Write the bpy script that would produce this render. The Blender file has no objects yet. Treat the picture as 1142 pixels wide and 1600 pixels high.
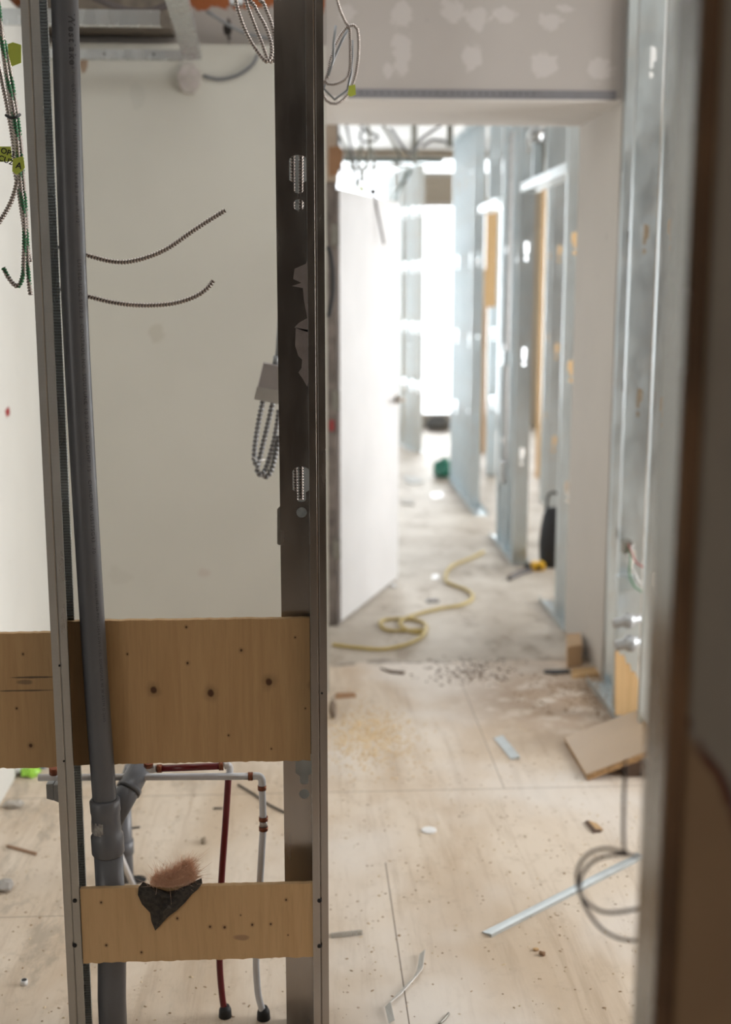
import bpy, bmesh, math, random
from mathutils import Vector, Matrix
from mathutils.geometry import delaunay_2d_cdt
random.seed(7)
R = math.radians
scn = bpy.context.scene
COL = scn.collection

# ------------------------------------------------------------------ camera
FPX = 1913.0; PITCH = R(10.4); YAW = R(2.98); EYE = 1.70
cd = bpy.data.cameras.new('camera'); cam = bpy.data.objects.new('camera', cd); COL.objects.link(cam)
cam.location = (0, 0, EYE); cam.rotation_euler = (R(90) - PITCH, 0, -YAW)
cd.sensor_fit = 'VERTICAL'; cd.sensor_height = 36.0; cd.sensor_width = 25.7
cd.lens = FPX * 36.0 / 1600.0
cd.clip_start = 0.05
cd.dof.use_dof = True; cd.dof.focus_distance = 2.56; cd.dof.aperture_fstop = 2.1
scn.camera = cam

# ------------------------------------------------------------------ world, light, exposure
scn.view_settings.view_transform = 'Standard'; scn.view_settings.look = 'None'
scn.view_settings.exposure = 0.0; scn.view_settings.gamma = 1.0
scn.view_settings.use_curve_mapping = False
w = bpy.data.worlds.new('World'); scn.world = w; w.use_nodes = True
w.node_tree.nodes['Background'].inputs[0].default_value = (0.93, 0.97, 1.0, 1)
w.node_tree.nodes['Background'].inputs[1].default_value = 3.0
scn.cycles.use_denoising = True
scn.cycles.max_bounces = 10; scn.cycles.diffuse_bounces = 5; scn.cycles.glossy_bounces = 5
scn.cycles.transparent_max_bounces = 12; scn.cycles.caustics_reflective = False

def area(name, loc, rot, sx, sy, power, col=(1, 1, 1)):
    l = bpy.data.lights.new(name, 'AREA'); l.shape = 'RECTANGLE'; l.size = sx; l.size_y = sy
    l.energy = power; l.color = col
    o = bpy.data.objects.new(name, l); COL.objects.link(o); o.location = loc; o.rotation_euler = rot
    return o
# daylight entering at the window openings (a lamp in each opening), plus added overhead and rear fills
area('daylight_far_window', (1.4, 15.15, 1.68), (R(-90), 0, 0), 2.8, 3.1, 330, (0.95, 0.98, 1.0))
area('daylight_right_window', (4.55, 8.2, 1.5), (0, R(90), 0), 2.4, 5.0, 270, (0.96, 0.98, 1.0))
area('daylight_near_window', (4.55, 3.2, 1.6), (0, R(90), 0), 2.2, 2.4, 200, (1.0, 0.98, 0.95))
area('daylight_left_window', (-3.35, 9.5, 1.5), (0, R(-90), 0), 2.4, 4.0, 25, (0.96, 0.98, 1.0))
area('overhead_fill', (0.1, 3.45, 3.28), (0, 0, 0), 1.3, 1.0, 6, (1.0, 0.97, 0.93))  # unseen overhead fill added to light the small room
area('rear_fill', (-3.1, -0.6, 1.6), (0, R(-90), 0), 1.2, 1.6, 20, (1.0, 0.96, 0.90))  # unseen fill added to lift the near wall face; no window there

# ------------------------------------------------------------------ photo-ray helpers (each point gets its own true distance)
def ray(x, y):
    a = (x - 571) / FPX; b = -(y - 800) / FPX
    Fv = Vector((math.sin(YAW)*math.cos(PITCH), math.cos(YAW)*math.cos(PITCH), -math.sin(PITCH)))
    Rv = Vector((math.cos(YAW), -math.sin(YAW), 0))
    Uv = Vector((math.sin(YAW)*math.sin(PITCH), math.cos(YAW)*math.sin(PITCH), math.cos(PITCH)))
    return Fv + a*Rv + b*Uv
def FL(x, y, z=0.0):
    d = ray(x, y); t = (z - EYE)/d.z; return Vector((d.x*t, d.y*t, z))
def AT(x, y, Y):
    d = ray(x, y); t = Y/d.y; return Vector((d.x*t, Y, EYE + d.z*t))
def AX(x, y, X):
    d = ray(x, y); t = X/d.x; return Vector((X, d.y*t, EYE + d.z*t))

# ------------------------------------------------------------------ materials
class NT:
    def __init__(s, name):
        s.m = bpy.data.materials.new(name); s.m.use_nodes = True
        s.t = s.m.node_tree; s.b = s.t.nodes['Principled BSDF']
    def n(s, typ, **kw):
        nd = s.t.nodes.new(typ)
        for k, v in kw.items(): setattr(nd, k, v)
        return nd
    def l(s, a, b): s.t.links.new(a, b)
    def math(s, op, a, b=None, c=None, clamp=False):
        nd = s.n('ShaderNodeMath', operation=op); nd.use_clamp = clamp
        for i, v in enumerate((a, b, c)):
            if v is None: continue
            if isinstance(v, (int, float)): nd.inputs[i].default_value = v
            else: s.l(v, nd.inputs[i])
        return nd.outputs[0]
    def pos(s):
        if not hasattr(s, '_p'): s._p = s.n('ShaderNodeNewGeometry').outputs['Position']
        return s._p
    def obj(s):
        if not hasattr(s, '_o'): s._o = s.n('ShaderNodeTexCoord').outputs['Object']
        return s._o
    def scaled(s, co, sc):
        mp = s.n('ShaderNodeMapping'); mp.inputs['Scale'].default_value = sc; s.l(co, mp.inputs[0]); return mp.outputs[0]
    def noise(s, co, scale, detail=4, rough=.55, dist=0):
        nd = s.n('ShaderNodeTexNoise'); nd.inputs['Scale'].default_value = scale; nd.inputs['Detail'].default_value = detail
        nd.inputs['Roughness'].default_value = rough; nd.inputs['Distortion'].default_value = dist
        s.l(co, nd.inputs['Vector']); return nd.outputs['Fac']
    def ramp(s, f, a, b, lo=0., hi=1.):
        nd = s.n('ShaderNodeMapRange', interpolation_type='SMOOTHSTEP'); s.l(f, nd.inputs[0])
        nd.inputs[1].default_value = a; nd.inputs[2].default_value = b; nd.inputs[3].default_value = lo; nd.inputs[4].default_value = hi
        return nd.outputs[0]
    def mix(s, f, a, b):
        nd = s.n('ShaderNodeMix', data_type='RGBA')
        for sock, v in ((nd.inputs[0], f), (nd.inputs[6], a), (nd.inputs[7], b)):
            if isinstance(v, (int, float)): sock.default_value = v
            elif isinstance(v, tuple): sock.default_value = (*v, 1)
            else: s.l(v, sock)
        return nd.outputs[2]
    def sep(s, co):
        nd = s.n('ShaderNodeSeparateXYZ'); s.l(co, nd.inputs[0]); return nd.outputs
    def bump(s, h, strength=.3, dist=.002):
        nd = s.n('ShaderNodeBump'); nd.inputs['Strength'].default_value = strength; nd.inputs['Distance'].default_value = dist
        s.l(h, nd.inputs['Height']); s.l(nd.outputs[0], s.b.inputs['Normal'])
    def blob(s, co, c, r, soft=.3, wob=None):
        """0..1 mask of a wobbly patch round the point c"""
        sc = s.n('ShaderNodeVectorMath', operation='SUBTRACT'); s.l(co, sc.inputs[0]); sc.inputs[1].default_value = c
        q = s.scaled(sc.outputs[0], tuple(0 if v == 0 else 1/v for v in r))
        ln = s.n('ShaderNodeVectorMath', operation='LENGTH'); s.l(q, ln.inputs[0]); d = ln.outputs['Value']
        if wob is not None: d = s.math('ADD', d, wob)
        return s.ramp(d, 1-soft, 1.0, 1., 0.)
    def out(s, col, rough=.7, metal=0., spec=None):
        if isinstance(col, tuple): s.b.inputs['Base Color'].default_value = (*col, 1)
        else: s.l(col, s.b.inputs['Base Color'])
        for k, v in (('Roughness', rough), ('Metallic', metal)):
            if isinstance(v, (int, float)): s.b.inputs[k].default_value = v
            else: s.l(v, s.b.inputs[k])
        if spec is not None: s.b.inputs['Specular IOR Level'].default_value = spec
        return s.m

def simple(name, c, rough=.6, metal=0., var=.12, sc=18., bump=.15, c2=None, stretch=(1, 1, 1), spec=None):
    k = NT(name); co = k.scaled(k.obj(), stretch); f = k.noise(co, sc)
    c2 = c2 or tuple(v*(1-var) for v in c)
    col = k.mix(k.ramp(f, .3, .7), c, c2)
    if bump: k.bump(k.noise(co, sc*6), bump, .001)
    return k.out(col, rough, metal, spec)

M = {}
def galv(name, base, knurl=None, rough=.36):
    k = NT(name); o = k.obj()
    f = k.noise(k.scaled(o, (1, 1, .25)), 26, 5); g = k.noise(o, 6, 2)
    col = k.mix(k.ramp(f, .25, .75), tuple(v*.90 for v in base), base)
    col = k.mix(k.math('MULTIPLY', k.ramp(g, .5, .7), .22), col, (base[0]*.95, base[1]*.78, base[2]*.66))
    rg = k.ramp(f, .2, .8, rough-.04, rough+.07)
    if knurl == 'dots':
        x, y, z = k.sep(o)
        h = k.math('MULTIPLY', k.math('SINE', k.math('MULTIPLY', x, 2*math.pi/.0024)), k.math('SINE', k.math('MULTIPLY', z, 2*math.pi/.0056)))
        m = k.ramp(k.math('ABSOLUTE', h), .25, .8)
        col = k.mix(k.math('MULTIPLY', m, .5), col, tuple(v*.55 for v in base)); k.bump(m, .35, .0008)
    elif knurl == 'ribs':
        x, y, z = k.sep(o)
        m = k.ramp(k.math('SINE', k.math('MULTIPLY', z, 2*math.pi/.0062)), -.4, .5)
        col = k.mix(k.math('MULTIPLY', m, .6), col, tuple(v*.35 for v in base)); k.bump(m, .5, .001)
    
    return k.out(col, rg, .94)
M['galv'] = galv('galvanised', (.56, .58, .59), rough=.24)
M['galv_dark'] = galv('galvanised_dark_reflection', (.40, .37, .35), rough=.22)  # base darkened to stand in for the dark room mirrored in these studs
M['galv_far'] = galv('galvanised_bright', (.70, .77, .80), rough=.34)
M['galv_dots'] = galv('galvanised_knurled', (.50, .49, .47), 'dots', .30)
M['galv_ribs'] = galv('galvanised_ribbed', (.58, .63, .65), 'ribs', .26)
M['strip'] = simple('dull_strip', (.50, .54, .55), .45, .6, bump=0)
M['screw'] = simple('black_screw', (.02, .02, .022), .45, .5, bump=0)
M['armor'] = simple('armored_steel', (.44, .39, .36), .33, .9, sc=60, bump=0)
M['groove'] = simple('dark_groove', (.07, .055, .05), .6, bump=0)
M['armor_green'] = simple('green_paint_on_steel', (.03, .17, .07), .4, .3, bump=0)
M['armor_grey'] = simple('grey_flex', (.25, .26, .27), .4, .3, bump=0)
M['dark_wire'] = simple('dark_wire', (.075, .06, .058), .55, bump=0)
M['pvc'] = simple('grey_pvc', (.125, .13, .145), .36, sc=9, bump=.03)
M['pex_white'] = simple('white_pex', (.62, .63, .66), .3, sc=30, bump=0, var=.08)
M['pex_red'] = simple('red_pex', (.13, .008, .013), .28, bump=0)
M['copper'] = simple('copper_crimp', (.22, .075, .04), .4, .7, bump=0)
M['black_rubber'] = simple('black_rubber', (.015, .015, .017), .6, bump=0)
M['white_plastic'] = simple('white_plastic', (.8, .8, .8), .4, bump=0)
M['yellow_tape'] = simple('yellow_green_tape', (.60, .70, .10), .55, bump=0)
M['ink'] = simple('black_ink', (.012, .012, .015), .6, bump=0)
M['pipe_ink'] = simple('pipe_print', (.035, .037, .045), .5, bump=0)
M['yellow_cord'] = simple('yellow_cord', (.55, .42, .14), .5, bump=0)
M['yellow_tool'] = simple('yellow_tool', (.75, .42, .01), .4, bump=0)
M['green_bag'] = simple('green_plastic', (.02, .18, .12), .35, bump=0)
M['lime'] = simple('lime_plastic', (.38, .75, .08), .4, bump=0)
k = NT('pink_insulation'); df = k.n('ShaderNodeBsdfDiffuse'); tl0 = k.n('ShaderNodeBsdfTranslucent'); mx = k.n('ShaderNodeMixShader')
for q in (df, tl0): q.inputs[0].default_value = (1.0, .79, .64, 1)
mx.inputs[0].default_value = .55; k.l(df.outputs[0], mx.inputs[1]); k.l(tl0.outputs[0], mx.inputs[2]); k.l(mx.outputs[0], k.t.nodes['Material Output'].inputs[0]); M['insul'] = k.m
M['tar'] = simple('black_building_paper', (.012, .011, .011), .75, sc=110, bump=1., c2=(.05, .042, .035))
M['door'] = simple('white_door_paint', (.66, .645, .635), .5, var=.08, sc=3, bump=.05)
M['frame_paint'] = simple('grey_brown_frame', (.27, .23, .21), .7, var=.5, sc=12)
M['chip'] = simple('wood_chip', (.55, .36, .18), .8)
M['chip_dark'] = simple('dark_debris', (.12, .075, .05), .85)
M['board_face'] = simple('melamine_board_face', (.50, .355, .22), .45, var=.08, sc=4, bump=.04)
M['board_edge'] = simple('particle_board_edge', (.50, .30, .14), .9, var=.5, sc=70, bump=.6)
M['ceil_white'] = simple('white_ceiling', (.86, .87, .86), .8, var=.05, sc=2)
M['slab'] = simple('slab', (.55, .54, .52), .9)
M['rust_pipe'] = simple('teal_channel', (.10, .16, .15), .5, .5, bump=0)
M['strap'] = simple('hanger_grey', (.30, .30, .26), .5, .3, bump=0)
M['nail_plate'] = simple('nail_plate', (.30, .29, .26), .5, .8, bump=0)
M['scrap'] = simple('torn_drywall_paper', (.34, .29, .275), .9, var=.2, sc=30)
M['bead'] = simple('grey_corner_bead', (.23, .225, .24), .5, .5, sc=15)
M['brown_paper'] = simple('brown_core', (.34, .19, .10), .9, sc=7, c2=(.09, .055, .035), stretch=(1, 1, .3))

def ply(name, base, dark, knots=(), stains=(), grain=(1, 1, .08), wavey=2.2):
    k = NT(name); p = k.pos()
    a = k.noise(k.scaled(p, grain), 14, 6, .6, wavey); b = k.noise(k.scaled(p, tuple(g*3 for g in grain)), 60, 3)
    col = k.mix(k.ramp(a, .3, .75), base, dark)
    col = k.mix(k.math('MULTIPLY', k.ramp(b, .45, .7), .13), col, tuple(v*.6 for v in dark))
    wob = k.math('MULTIPLY', k.math('SUBTRACT', k.noise(p, 40, 3), .5), .7)
    for (c, r) in knots:
        col = k.mix(k.math('MULTIPLY', k.blob(p, c, (r*2.8, 0, r*3.2), .85, wob), .6), col, tuple(v*.5 for v in dark))
        col = k.mix(k.blob(p, c, (r*1.1, 0, r*1.3), .5, wob), col, (.085, .035, .014))
    for (c, r, cc, st) in stains:
        col = k.mix(k.math('MULTIPLY', k.blob(p, c, r, .5, wob), st), col, cc)
    k.bump(b, .15, .0006)
    return k.out(col, .72)
def kn(x, y, Y, r): v = AT(x, y, Y); return ((v.x, v.y, v.z), r)
UY = 2.574; LY = 2.5035
uk = [kn(240, 1078, UY, .0080), kn(329, 1083, UY, .0085), kn(420, 1066, UY, .0082), kn(488, 1070, UY, .005), kn(377, 1016, UY, .0035), kn(293, 1036, UY, .003),
      kn(291, 980, UY, .0025), kn(199, 1022, UY, .002), kn(461, 996, UY, .002), kn(357, 1149, UY, .002), kn(424, 1170, UY, .002), kn(477, 1107, UY, .0018)]
M['ply_up'] = ply('plywood_upper', (.54, .35, .175), (.46, .285, .135), uk)
lk = [kn(158, 1410, LY, .0025), kn(166, 1477, LY, .0025), kn(221, 1488, LY, .0025), kn(277, 1435, LY, .0028), kn(328, 1448, LY, .003), kn(351, 1449, LY, .003),
      kn(394, 1445, LY, .0028), kn(423, 1444, LY, .0025), kn(447, 1406, LY, .0025), kn(376, 1430, LY, .0018), kn(450, 1461, LY, .0018)]
vs = AT(378, 1465, LY)
M['ply_low'] = ply('plywood_lower', (.62, .42, .225), (.55, .36, .185), lk, [((vs.x, vs.y, vs.z), (.022, 0, .009), (.22, .13, .09), .55)])
dl = kn(48, 1165, UY, .004), kn(26, 1107, UY, .0025), kn(36, 1022, UY, .0022)
s1 = AT(38, 1055, UY); s2 = AT(40, 1079, UY); s3 = AT(38, 1066, UY)
M['ply_left'] = ply('plywood_left', (.54, .35, .175), (.46, .285, .135), dl,
    [((s1.x+.02, s1.y, s1.z-.005), (.06, 0, .0028), (.05, .04, .035), .8), ((s2.x, s2.y, s2.z), (.08, 0, .0025), (.05, .04, .035), .8), ((s3.x, s3.y, s3.z), (.02, 0, .007), (.08, .06, .05), .55)])
M['ply_orange'] = ply('plywood_sheathing', (.85, .58, .30), (.76, .50, .24))

def drywall(name, base, blobs=(), var=.06, rough=.85, extra=None):
    k = NT(name); p = k.pos()
    f = k.noise(p, 2.2, 3); g = k.noise(p, 9, 5)
    col = k.mix(k.ramp(f, .3, .7), base, tuple(v*(1-var) for v in base))
    sp = k.noise(p, 14, 2)
    col = k.mix(k.math('MULTIPLY', k.ramp(sp, .70, .80), .35), col, tuple(v*.6 for v in base))
    wob = k.math('MULTIPLY', k.math('SUBTRACT', k.noise(p, 15, 5, .7), .5), 2.6)
    for c, r, cc, st in blobs:
        col = k.mix(k.math('MULTIPLY', k.blob(p, c, r, .25, wob), st), col, cc)
    k.bump(g, .06, .002)
    return k.out(col, rough)
def bl(x, y, Y, rx, rz, cc, st): v = AT(x, y, Y); return ((v.x, v.y, v.z), (rx, 0, rz), cc, st)
HY = 5.128
M['header'] = drywall('header_drywall', (.43, .395, .37), [bl(x, y, HY, a*.0027*1.0, b*.0027*1.0, (.56, .525, .51), .6) for x, y, a, b in
    ((543, 20, 14, 14), (628, 22, 18, 20), (626, 82, 16, 34), (606, 108, 9, 12), (707, 18, 17, 17), (748, 26, 22, 16), (790, 22, 17, 12), (862, 32, 20, 13), (884, 14, 16, 7),
     (736, 90, 18, 22), (851, 102, 25, 19), (939, 108, 21, 19))])
M['jamb'] = drywall('jamb_drywall', (.60, .57, .53), var=.04)
M['soffit'] = drywall('soffit_drywall', (.70, .665, .63), var=.05)
BY = 5.0
M['cream'] = drywall('cream_wall', (.50, .485, .435), [bl(245, 520, BY, .035, .05, (.40, .37, .31), .6), bl(131, 98, BY, .02, .04, (.25, .16, .10), .9),
    bl(215, 150, BY, .03, .06, (.42, .41, .37), .5), bl(185, 900, BY, .05, .04, (.44, .42, .37), .5), bl(318, 895, BY, .03, .02, (.42, .35, .31), .5)], var=.05)
v = AX(11, 644, -1.02)
M['white_left'] = drywall('white_left_wall', (.66, .66, .63), [((v.x, v.y, v.z), (0, .045, .028), (.30, .02, .02), 1.)], var=.05)
M['upper_wall'] = drywall('upper_plaster', (.44, .40, .37), [bl(310, -6, BY+.13, .9, .055, (.33, .10, .03), 1.), bl(355, 45, BY+.13, .022, .05, (.02, .015, .012), 1.)], var=.15)
NY = 1.05
a1 = AT(1142, 1085, NY)
def near_mat():
    k = NT('torn_drywall_face'); p = k.pos(); x, y, z = k.sep(p)
    wob = k.math('MULTIPLY', k.math('SUBTRACT', k.noise(p, 9, 3), .5), .07)
    # torn edge falls from upper left to lower right
    zz = k.math('ADD', k.math('SUBTRACT', z, k.math('MULTIPLY', k.math('SUBTRACT', x, .33), -1.9)), wob)
    core = k.ramp(zz, 1.325, 1.345, 1., 0.); rim = k.math('MULTIPLY', k.ramp(zz, 1.345, 1.365, 1., 0.), k.ramp(k.noise(p, 14, 2), .40, .55))
    n1 = k.noise(p, 8, 4)
    col = k.mix(n1, (.42, .385, .335), (.34, .31, .27))
    dark = k.mix(n1, (.44, .30, .185), (.36, .24, .15))
    col = k.mix(rim, col, (.12, .03, .02)); col = k.mix(core, col, dark)
    k.bump(n1, .2, .002); return k.out(col, .9)
M['near'] = near_mat()

def floor_mat():
    k = NT('subfloor'); p = k.pos(); x, y, z = k.sep(p)
    n1 = k.noise(k.scaled(p, (1, .35, 1)), 3.0, 5, .6, .6); n2 = k.noise(k.scaled(p, (1.0, .07, 1)), 22, 7, .72, .4); n3 = k.noise(p, 1.1, 3)
    wood = k.mix(k.ramp(n1, .35, .66), (.70, .605, .50), (.56, .445, .33))
    wood = k.mix(k.math('MULTIPLY', k.ramp(n2, .48, .68), .38), wood, (.36, .26, .17))
    n4 = k.noise(p, 13, 6, .75)
    wood = k.mix(k.math('MULTIPLY', k.ramp(n4, .52, .72), .5), wood, (.40, .31, .22))
    # pale plaster dust, trodden in
    wood = k.mix(k.math('MULTIPLY', k.math('MULTIPLY', k.ramp(n3, .42, .62), k.ramp(x, -.3, .3, .2, 1.)), .75), wood, (.75, .705, .66))
    # specks
    vor = k.n('ShaderNodeTexVoronoi'); vor.inputs['Scale'].default_value = 17; k.l(p, vor.inputs['Vector'])
    sp = k.math('MULTIPLY', k.ramp(vor.outputs['Distance'], .04, .10, 1., 0.), k.ramp(k.noise(p, 5, 2), .45, .6))
    wood = k.mix(k.math('MULTIPLY', sp, .7), wood, (.28, .18, .11))
    # grey trowel smears on the left
    gs = k.math('MULTIPLY', k.ramp(k.noise(k.scaled(p, (1.6, .7, 1)), 4, 7, .75, .6), .50, .64), k.ramp(x, -.7, -.1, 1., 0.15))
    wood = k.mix(k.math('MULTIPLY', gs, .6), wood, (.34, .29, .23))
    # concrete beyond
    c1 = k.noise(p, 2.4, 5, .6)
    conc = k.mix(k.ramp(c1, .3, .7), (.58, .53, .46), (.42, .365, .30))
    st = k.noise(k.scaled(p, (1.6, .8, 1)), 3.2, 6, .7)
    conc = k.mix(k.math('MULTIPLY', k.ramp(st, .50, .66), .65), conc, (.26, .20, .14))
    ew = k.math('ADD', y, k.math('MULTIPLY', k.noise(p, 6, 4), .28))
    far = k.ramp(ew, 5.52, 5.58)
    col = k.mix(far, wood, conc)
    # broken dark edge between the two
    ed = k.math('MULTIPLY', k.ramp(k.math('ABSOLUTE', k.math('SUBTRACT', ew, 5.54)), .0, .06, 1., 0.), k.ramp(k.noise(p, 7, 3), .42, .58))
    col = k.mix(k.math('MULTIPLY', ed, .8), col, (.09, .06, .04))
    # dirt before the jamb
    dj = k.math('MULTIPLY', k.blob(p, (1.05, 4.85, 0), (.62, .80, 0), .8), k.ramp(k.noise(p, 9, 5), .2, .55))
    col = k.mix(k.math('MULTIPLY', dj, .9), col, (.32, .22, .14))
    # panel seams
    def seam(a, off, lo, hi, other, wd=.0022):
        m = k.ramp(k.math('ABSOLUTE', k.math('SUBTRACT', a, off)), wd*.5, wd, 1., 0.)
        m = k.math('MULTIPLY', m, k.math('MULTIPLY', k.math('GREATER_THAN', other, lo), k.math('LESS_THAN', other, hi)))
        return m
    for m in (seam(y, 3.95, -3, 1.4, x), seam(x, .685, 3.95, 5.15, y, .0016), seam(x, .238, 1, 3.42, y), seam(y, 3.15, -3, -.2, x, .0018)):
        col = k.mix(k.math('MULTIPLY', m, .85), col, (.10, .065, .04))
    k.bump(k.math('ADD', n2, k.math('MULTIPLY', sp, 2)), .3, .0015)
    return k.out(col, .62)
M['floor'] = floor_mat()

# ------------------------------------------------------------------ mesh building
class MB:
    def __init__(s): s.v = []; s.f = []; s.mi = []; s.sm = []
    def add(s, vs, fs, mi=0, sm=False):
        o = len(s.v); s.v += [Vector(q) for q in vs]
        for f in fs: s.f.append([i+o for i in f]); s.mi.append(mi); s.sm.append(sm)
        return s
    def box(s, a, b, mi=0):
        x0, y0, z0 = a; x1, y1, z1 = b
        return s.add([(x0,y0,z0),(x1,y0,z0),(x1,y1,z0),(x0,y1,z0),(x0,y0,z1),(x1,y0,z1),(x1,y1,z1),(x0,y1,z1)],
                     [(0,3,2,1),(4,5,6,7),(0,1,5,4),(1,2,6,5),(2,3,7,6),(3,0,4,7)], mi)
    def prism(s, pts, d, mi=0):
        """closed outline (3D points, in order) pushed along vector d"""
        n = len(pts); d = Vector(d); p = [Vector(q) for q in pts]
        return s.add(p + [q+d for q in p], [tuple(range(n))[::-1], tuple(range(n, 2*n))] + [(i, (i+1) % n, n+(i+1) % n, n+i) for i in range(n)], mi)
    def tube(s, path, r, seg=10, mi=0, cap=True, rf=None, mif=None):
        P = [Vector(q) for q in path]; n = len(P); T = []
        for i in range(n): T.append((P[min(i+1, n-1)]-P[max(i-1, 0)]).normalized())
        up = Vector((0, 0, 1)) if abs(T[0].z) < .9 else Vector((1, 0, 0))
        N = (up - T[0]*up.dot(T[0])).normalized(); vs = []; dist = 0
        for i in range(n):
            if i:
                dist += (P[i]-P[i-1]).length
                N = (N - T[i]*N.dot(T[i])).normalized()
            B = T[i].cross(N)
            for j in range(seg):
                a = 2*math.pi*j/seg
                rr = rf(dist, a, i) if rf else (r[i] if isinstance(r, (list, tuple)) else r)
                vs.append(P[i] + (N*math.cos(a)+B*math.sin(a))*rr)
        o = len(s.v); s.v += vs
        for i in range(n-1):
            for j in range(seg):
                s.f.append([o+i*seg+j, o+i*seg+(j+1) % seg, o+(i+1)*seg+(j+1) % seg, o+(i+1)*seg+j])
                s.mi.append(mif(i, j) if mif else mi); s.sm.append(True)
        if cap:
            s.f.append([o+j for j in range(seg)][::-1]); s.mi.append(mi); s.sm.append(False)
            s.f.append([o+(n-1)*seg+j for j in range(seg)]); s.mi.append(mi); s.sm.append(False)
        return s
    def build(s, name, mats, parent=None, solid=0, bevel=0, label=None, cat=None, group=None, kind=None, origin=None):
        if not isinstance(mats, (list, tuple)): mats = [mats]
        xs = [q.x for q in s.v]; ys = [q.y for q in s.v]; zs = [q.z for q in s.v]
        o0 = Vector(origin) if origin else Vector(((min(xs)+max(xs))/2, (min(ys)+max(ys))/2, min(zs)))
        me = bpy.data.meshes.new(name); me.from_pydata([q-o0 for q in s.v], [], s.f)
        for m in mats: me.materials.append(m if not isinstance(m, str) else M[m])
        me.polygons.foreach_set('material_index', s.mi); me.polygons.foreach_set('use_smooth', s.sm); me.update()
        ob = bpy.data.objects.new(name, me); COL.objects.link(ob)
        if parent is not None:
            ob.parent = parent; ob.location = o0 - wloc(parent)
        else: ob.location = o0
        if solid: md = ob.modifiers.new('thickness', 'SOLIDIFY'); md.thickness = solid; md.offset = 0
        if bevel: md = ob.modifiers.new('soft_edges', 'BEVEL'); md.width = bevel; md.segments = 2; md.limit_method = 'ANGLE'
        tag(ob, label, cat, group, kind); return ob
def wloc(o):
    v = Vector(o.location)
    while o.parent: o = o.parent; v += Vector(o.location)
    return v
def tag(o, label=None, cat=None, group=None, kind=None):
    for k, v in (('label', label), ('category', cat), ('group', group), ('kind', kind)):
        if v: o[k] = v
    return o
def empty(name, loc, label, cat, group=None):
    o = bpy.data.objects.new(name, None); COL.objects.link(o); o.location = loc; o.empty_display_size = .05
    return tag(o, label, cat, group)
def struct(name, mb, m, **kw): return mb.build(name, m, kind='structure', **kw)
def copy_tree(o, parent=None):
    c = o.copy(); COL.objects.link(c)
    if parent is not None: c.parent = parent
    for ch in list(o.children): copy_tree(ch, c)
    return c

def smooth(pts, step=.01):
    P = [Vector(p) for p in pts]; out = []
    for i in range(len(P)-1):
        p0 = P[max(i-1, 0)]; p1 = P[i]; p2 = P[i+1]; p3 = P[min(i+2, len(P)-1)]
        n = max(2, int((p2-p1).length/step))
        for k in range(n):
            t = k/n
            out.append(.5*((2*p1)+(-p0+p2)*t+(2*p0-5*p1+4*p2-p3)*t*t+(-p0+3*p1-3*p2+p3)*t**3))
    out.append(P[-1]); return out
def even(path, step):
    out = [path[0]]; acc = 0; last = path[0]
    for q in path[1:]:
        d = (q-last).length
        while acc + d >= step and d > 1e-9:
            t = (step-acc)/d; last = last.lerp(q, t); out.append(last); d = (q-last).length; acc = 0
        acc += d; last = q
    return out
def armored(mb, pts, r=.0060, pitch=.0062, green=None, grey=False):
    path = even(smooth(pts, .01), pitch/5)
    rf = lambda d, a, i: r*(.80+.20*math.cos(2*math.pi*d/pitch + a))
    stp = pitch/5
    def mif(i, j):
        if pitch < .02 and math.cos(2*math.pi*i*stp/pitch + 2*math.pi*j/10) < -.55: return 2
        return 1 if green and math.sin(i*.10 + j*.6) > green else 0
    mb.tube(path, r, 10, rf=rf, mif=mif)
    return path

def kh(cx, zc, s=1., flip=False):
    """keyhole outline: wide slot with shouldered lower slot"""
    W = .019*s; N = .0095*s; pts = []
    for i in range(9):
        a = math.pi*i/8; pts.append((cx+W*math.cos(a)*1., zc+.020*s+.012*s*math.sin(a)))
    pts += [(cx-W, zc-.018*s), (cx-N, zc-.024*s)]
    for i in range(5):
        a = math.pi+math.pi*i/4; pts.append((cx+N*math.cos(a), zc-.040*s+.005*s*math.sin(a)))
    pts += [(cx+N, zc-.024*s), (cx+W, zc-.018*s)]
    return [(x, 2*zc-z) for x, z in pts][::-1] if flip else pts
def circ(cx, zc, r=.0115): return [(cx+r*math.cos(2*math.pi*i/14), zc+r*math.sin(2*math.pi*i/14)) for i in range(14)]
def inside(p, poly):
    c = False; n = len(poly)
    for i in range(n):
        x0, y0 = poly[i]; x1, y1 = poly[(i+1) % n]
        if (y0 > p[1]) != (y1 > p[1]) and p[0] < (x1-x0)*(p[1]-y0)/(y1-y0)+x0: c = not c
    return c
def holed(x0, x1, z0, z1, holes):
    vs = [Vector(q) for q in ((x0, z0), (x1, z0), (x1, z1), (x0, z1))]; fs = [[0, 1, 2, 3]]
    for h in holes:
        o = len(vs); vs += [Vector(q) for q in h]; fs.append(list(range(o, o+len(h))))
    V, E_, Fc, *_ = delaunay_2d_cdt(vs, [], fs, 0, 1e-6)
    keep = []
    for f in Fc:
        c = sum((V[i] for i in f), Vector((0, 0)))/len(f)
        if not any(inside(c, h) for h in holes): keep.append(list(f))
    return V, keep
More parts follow.
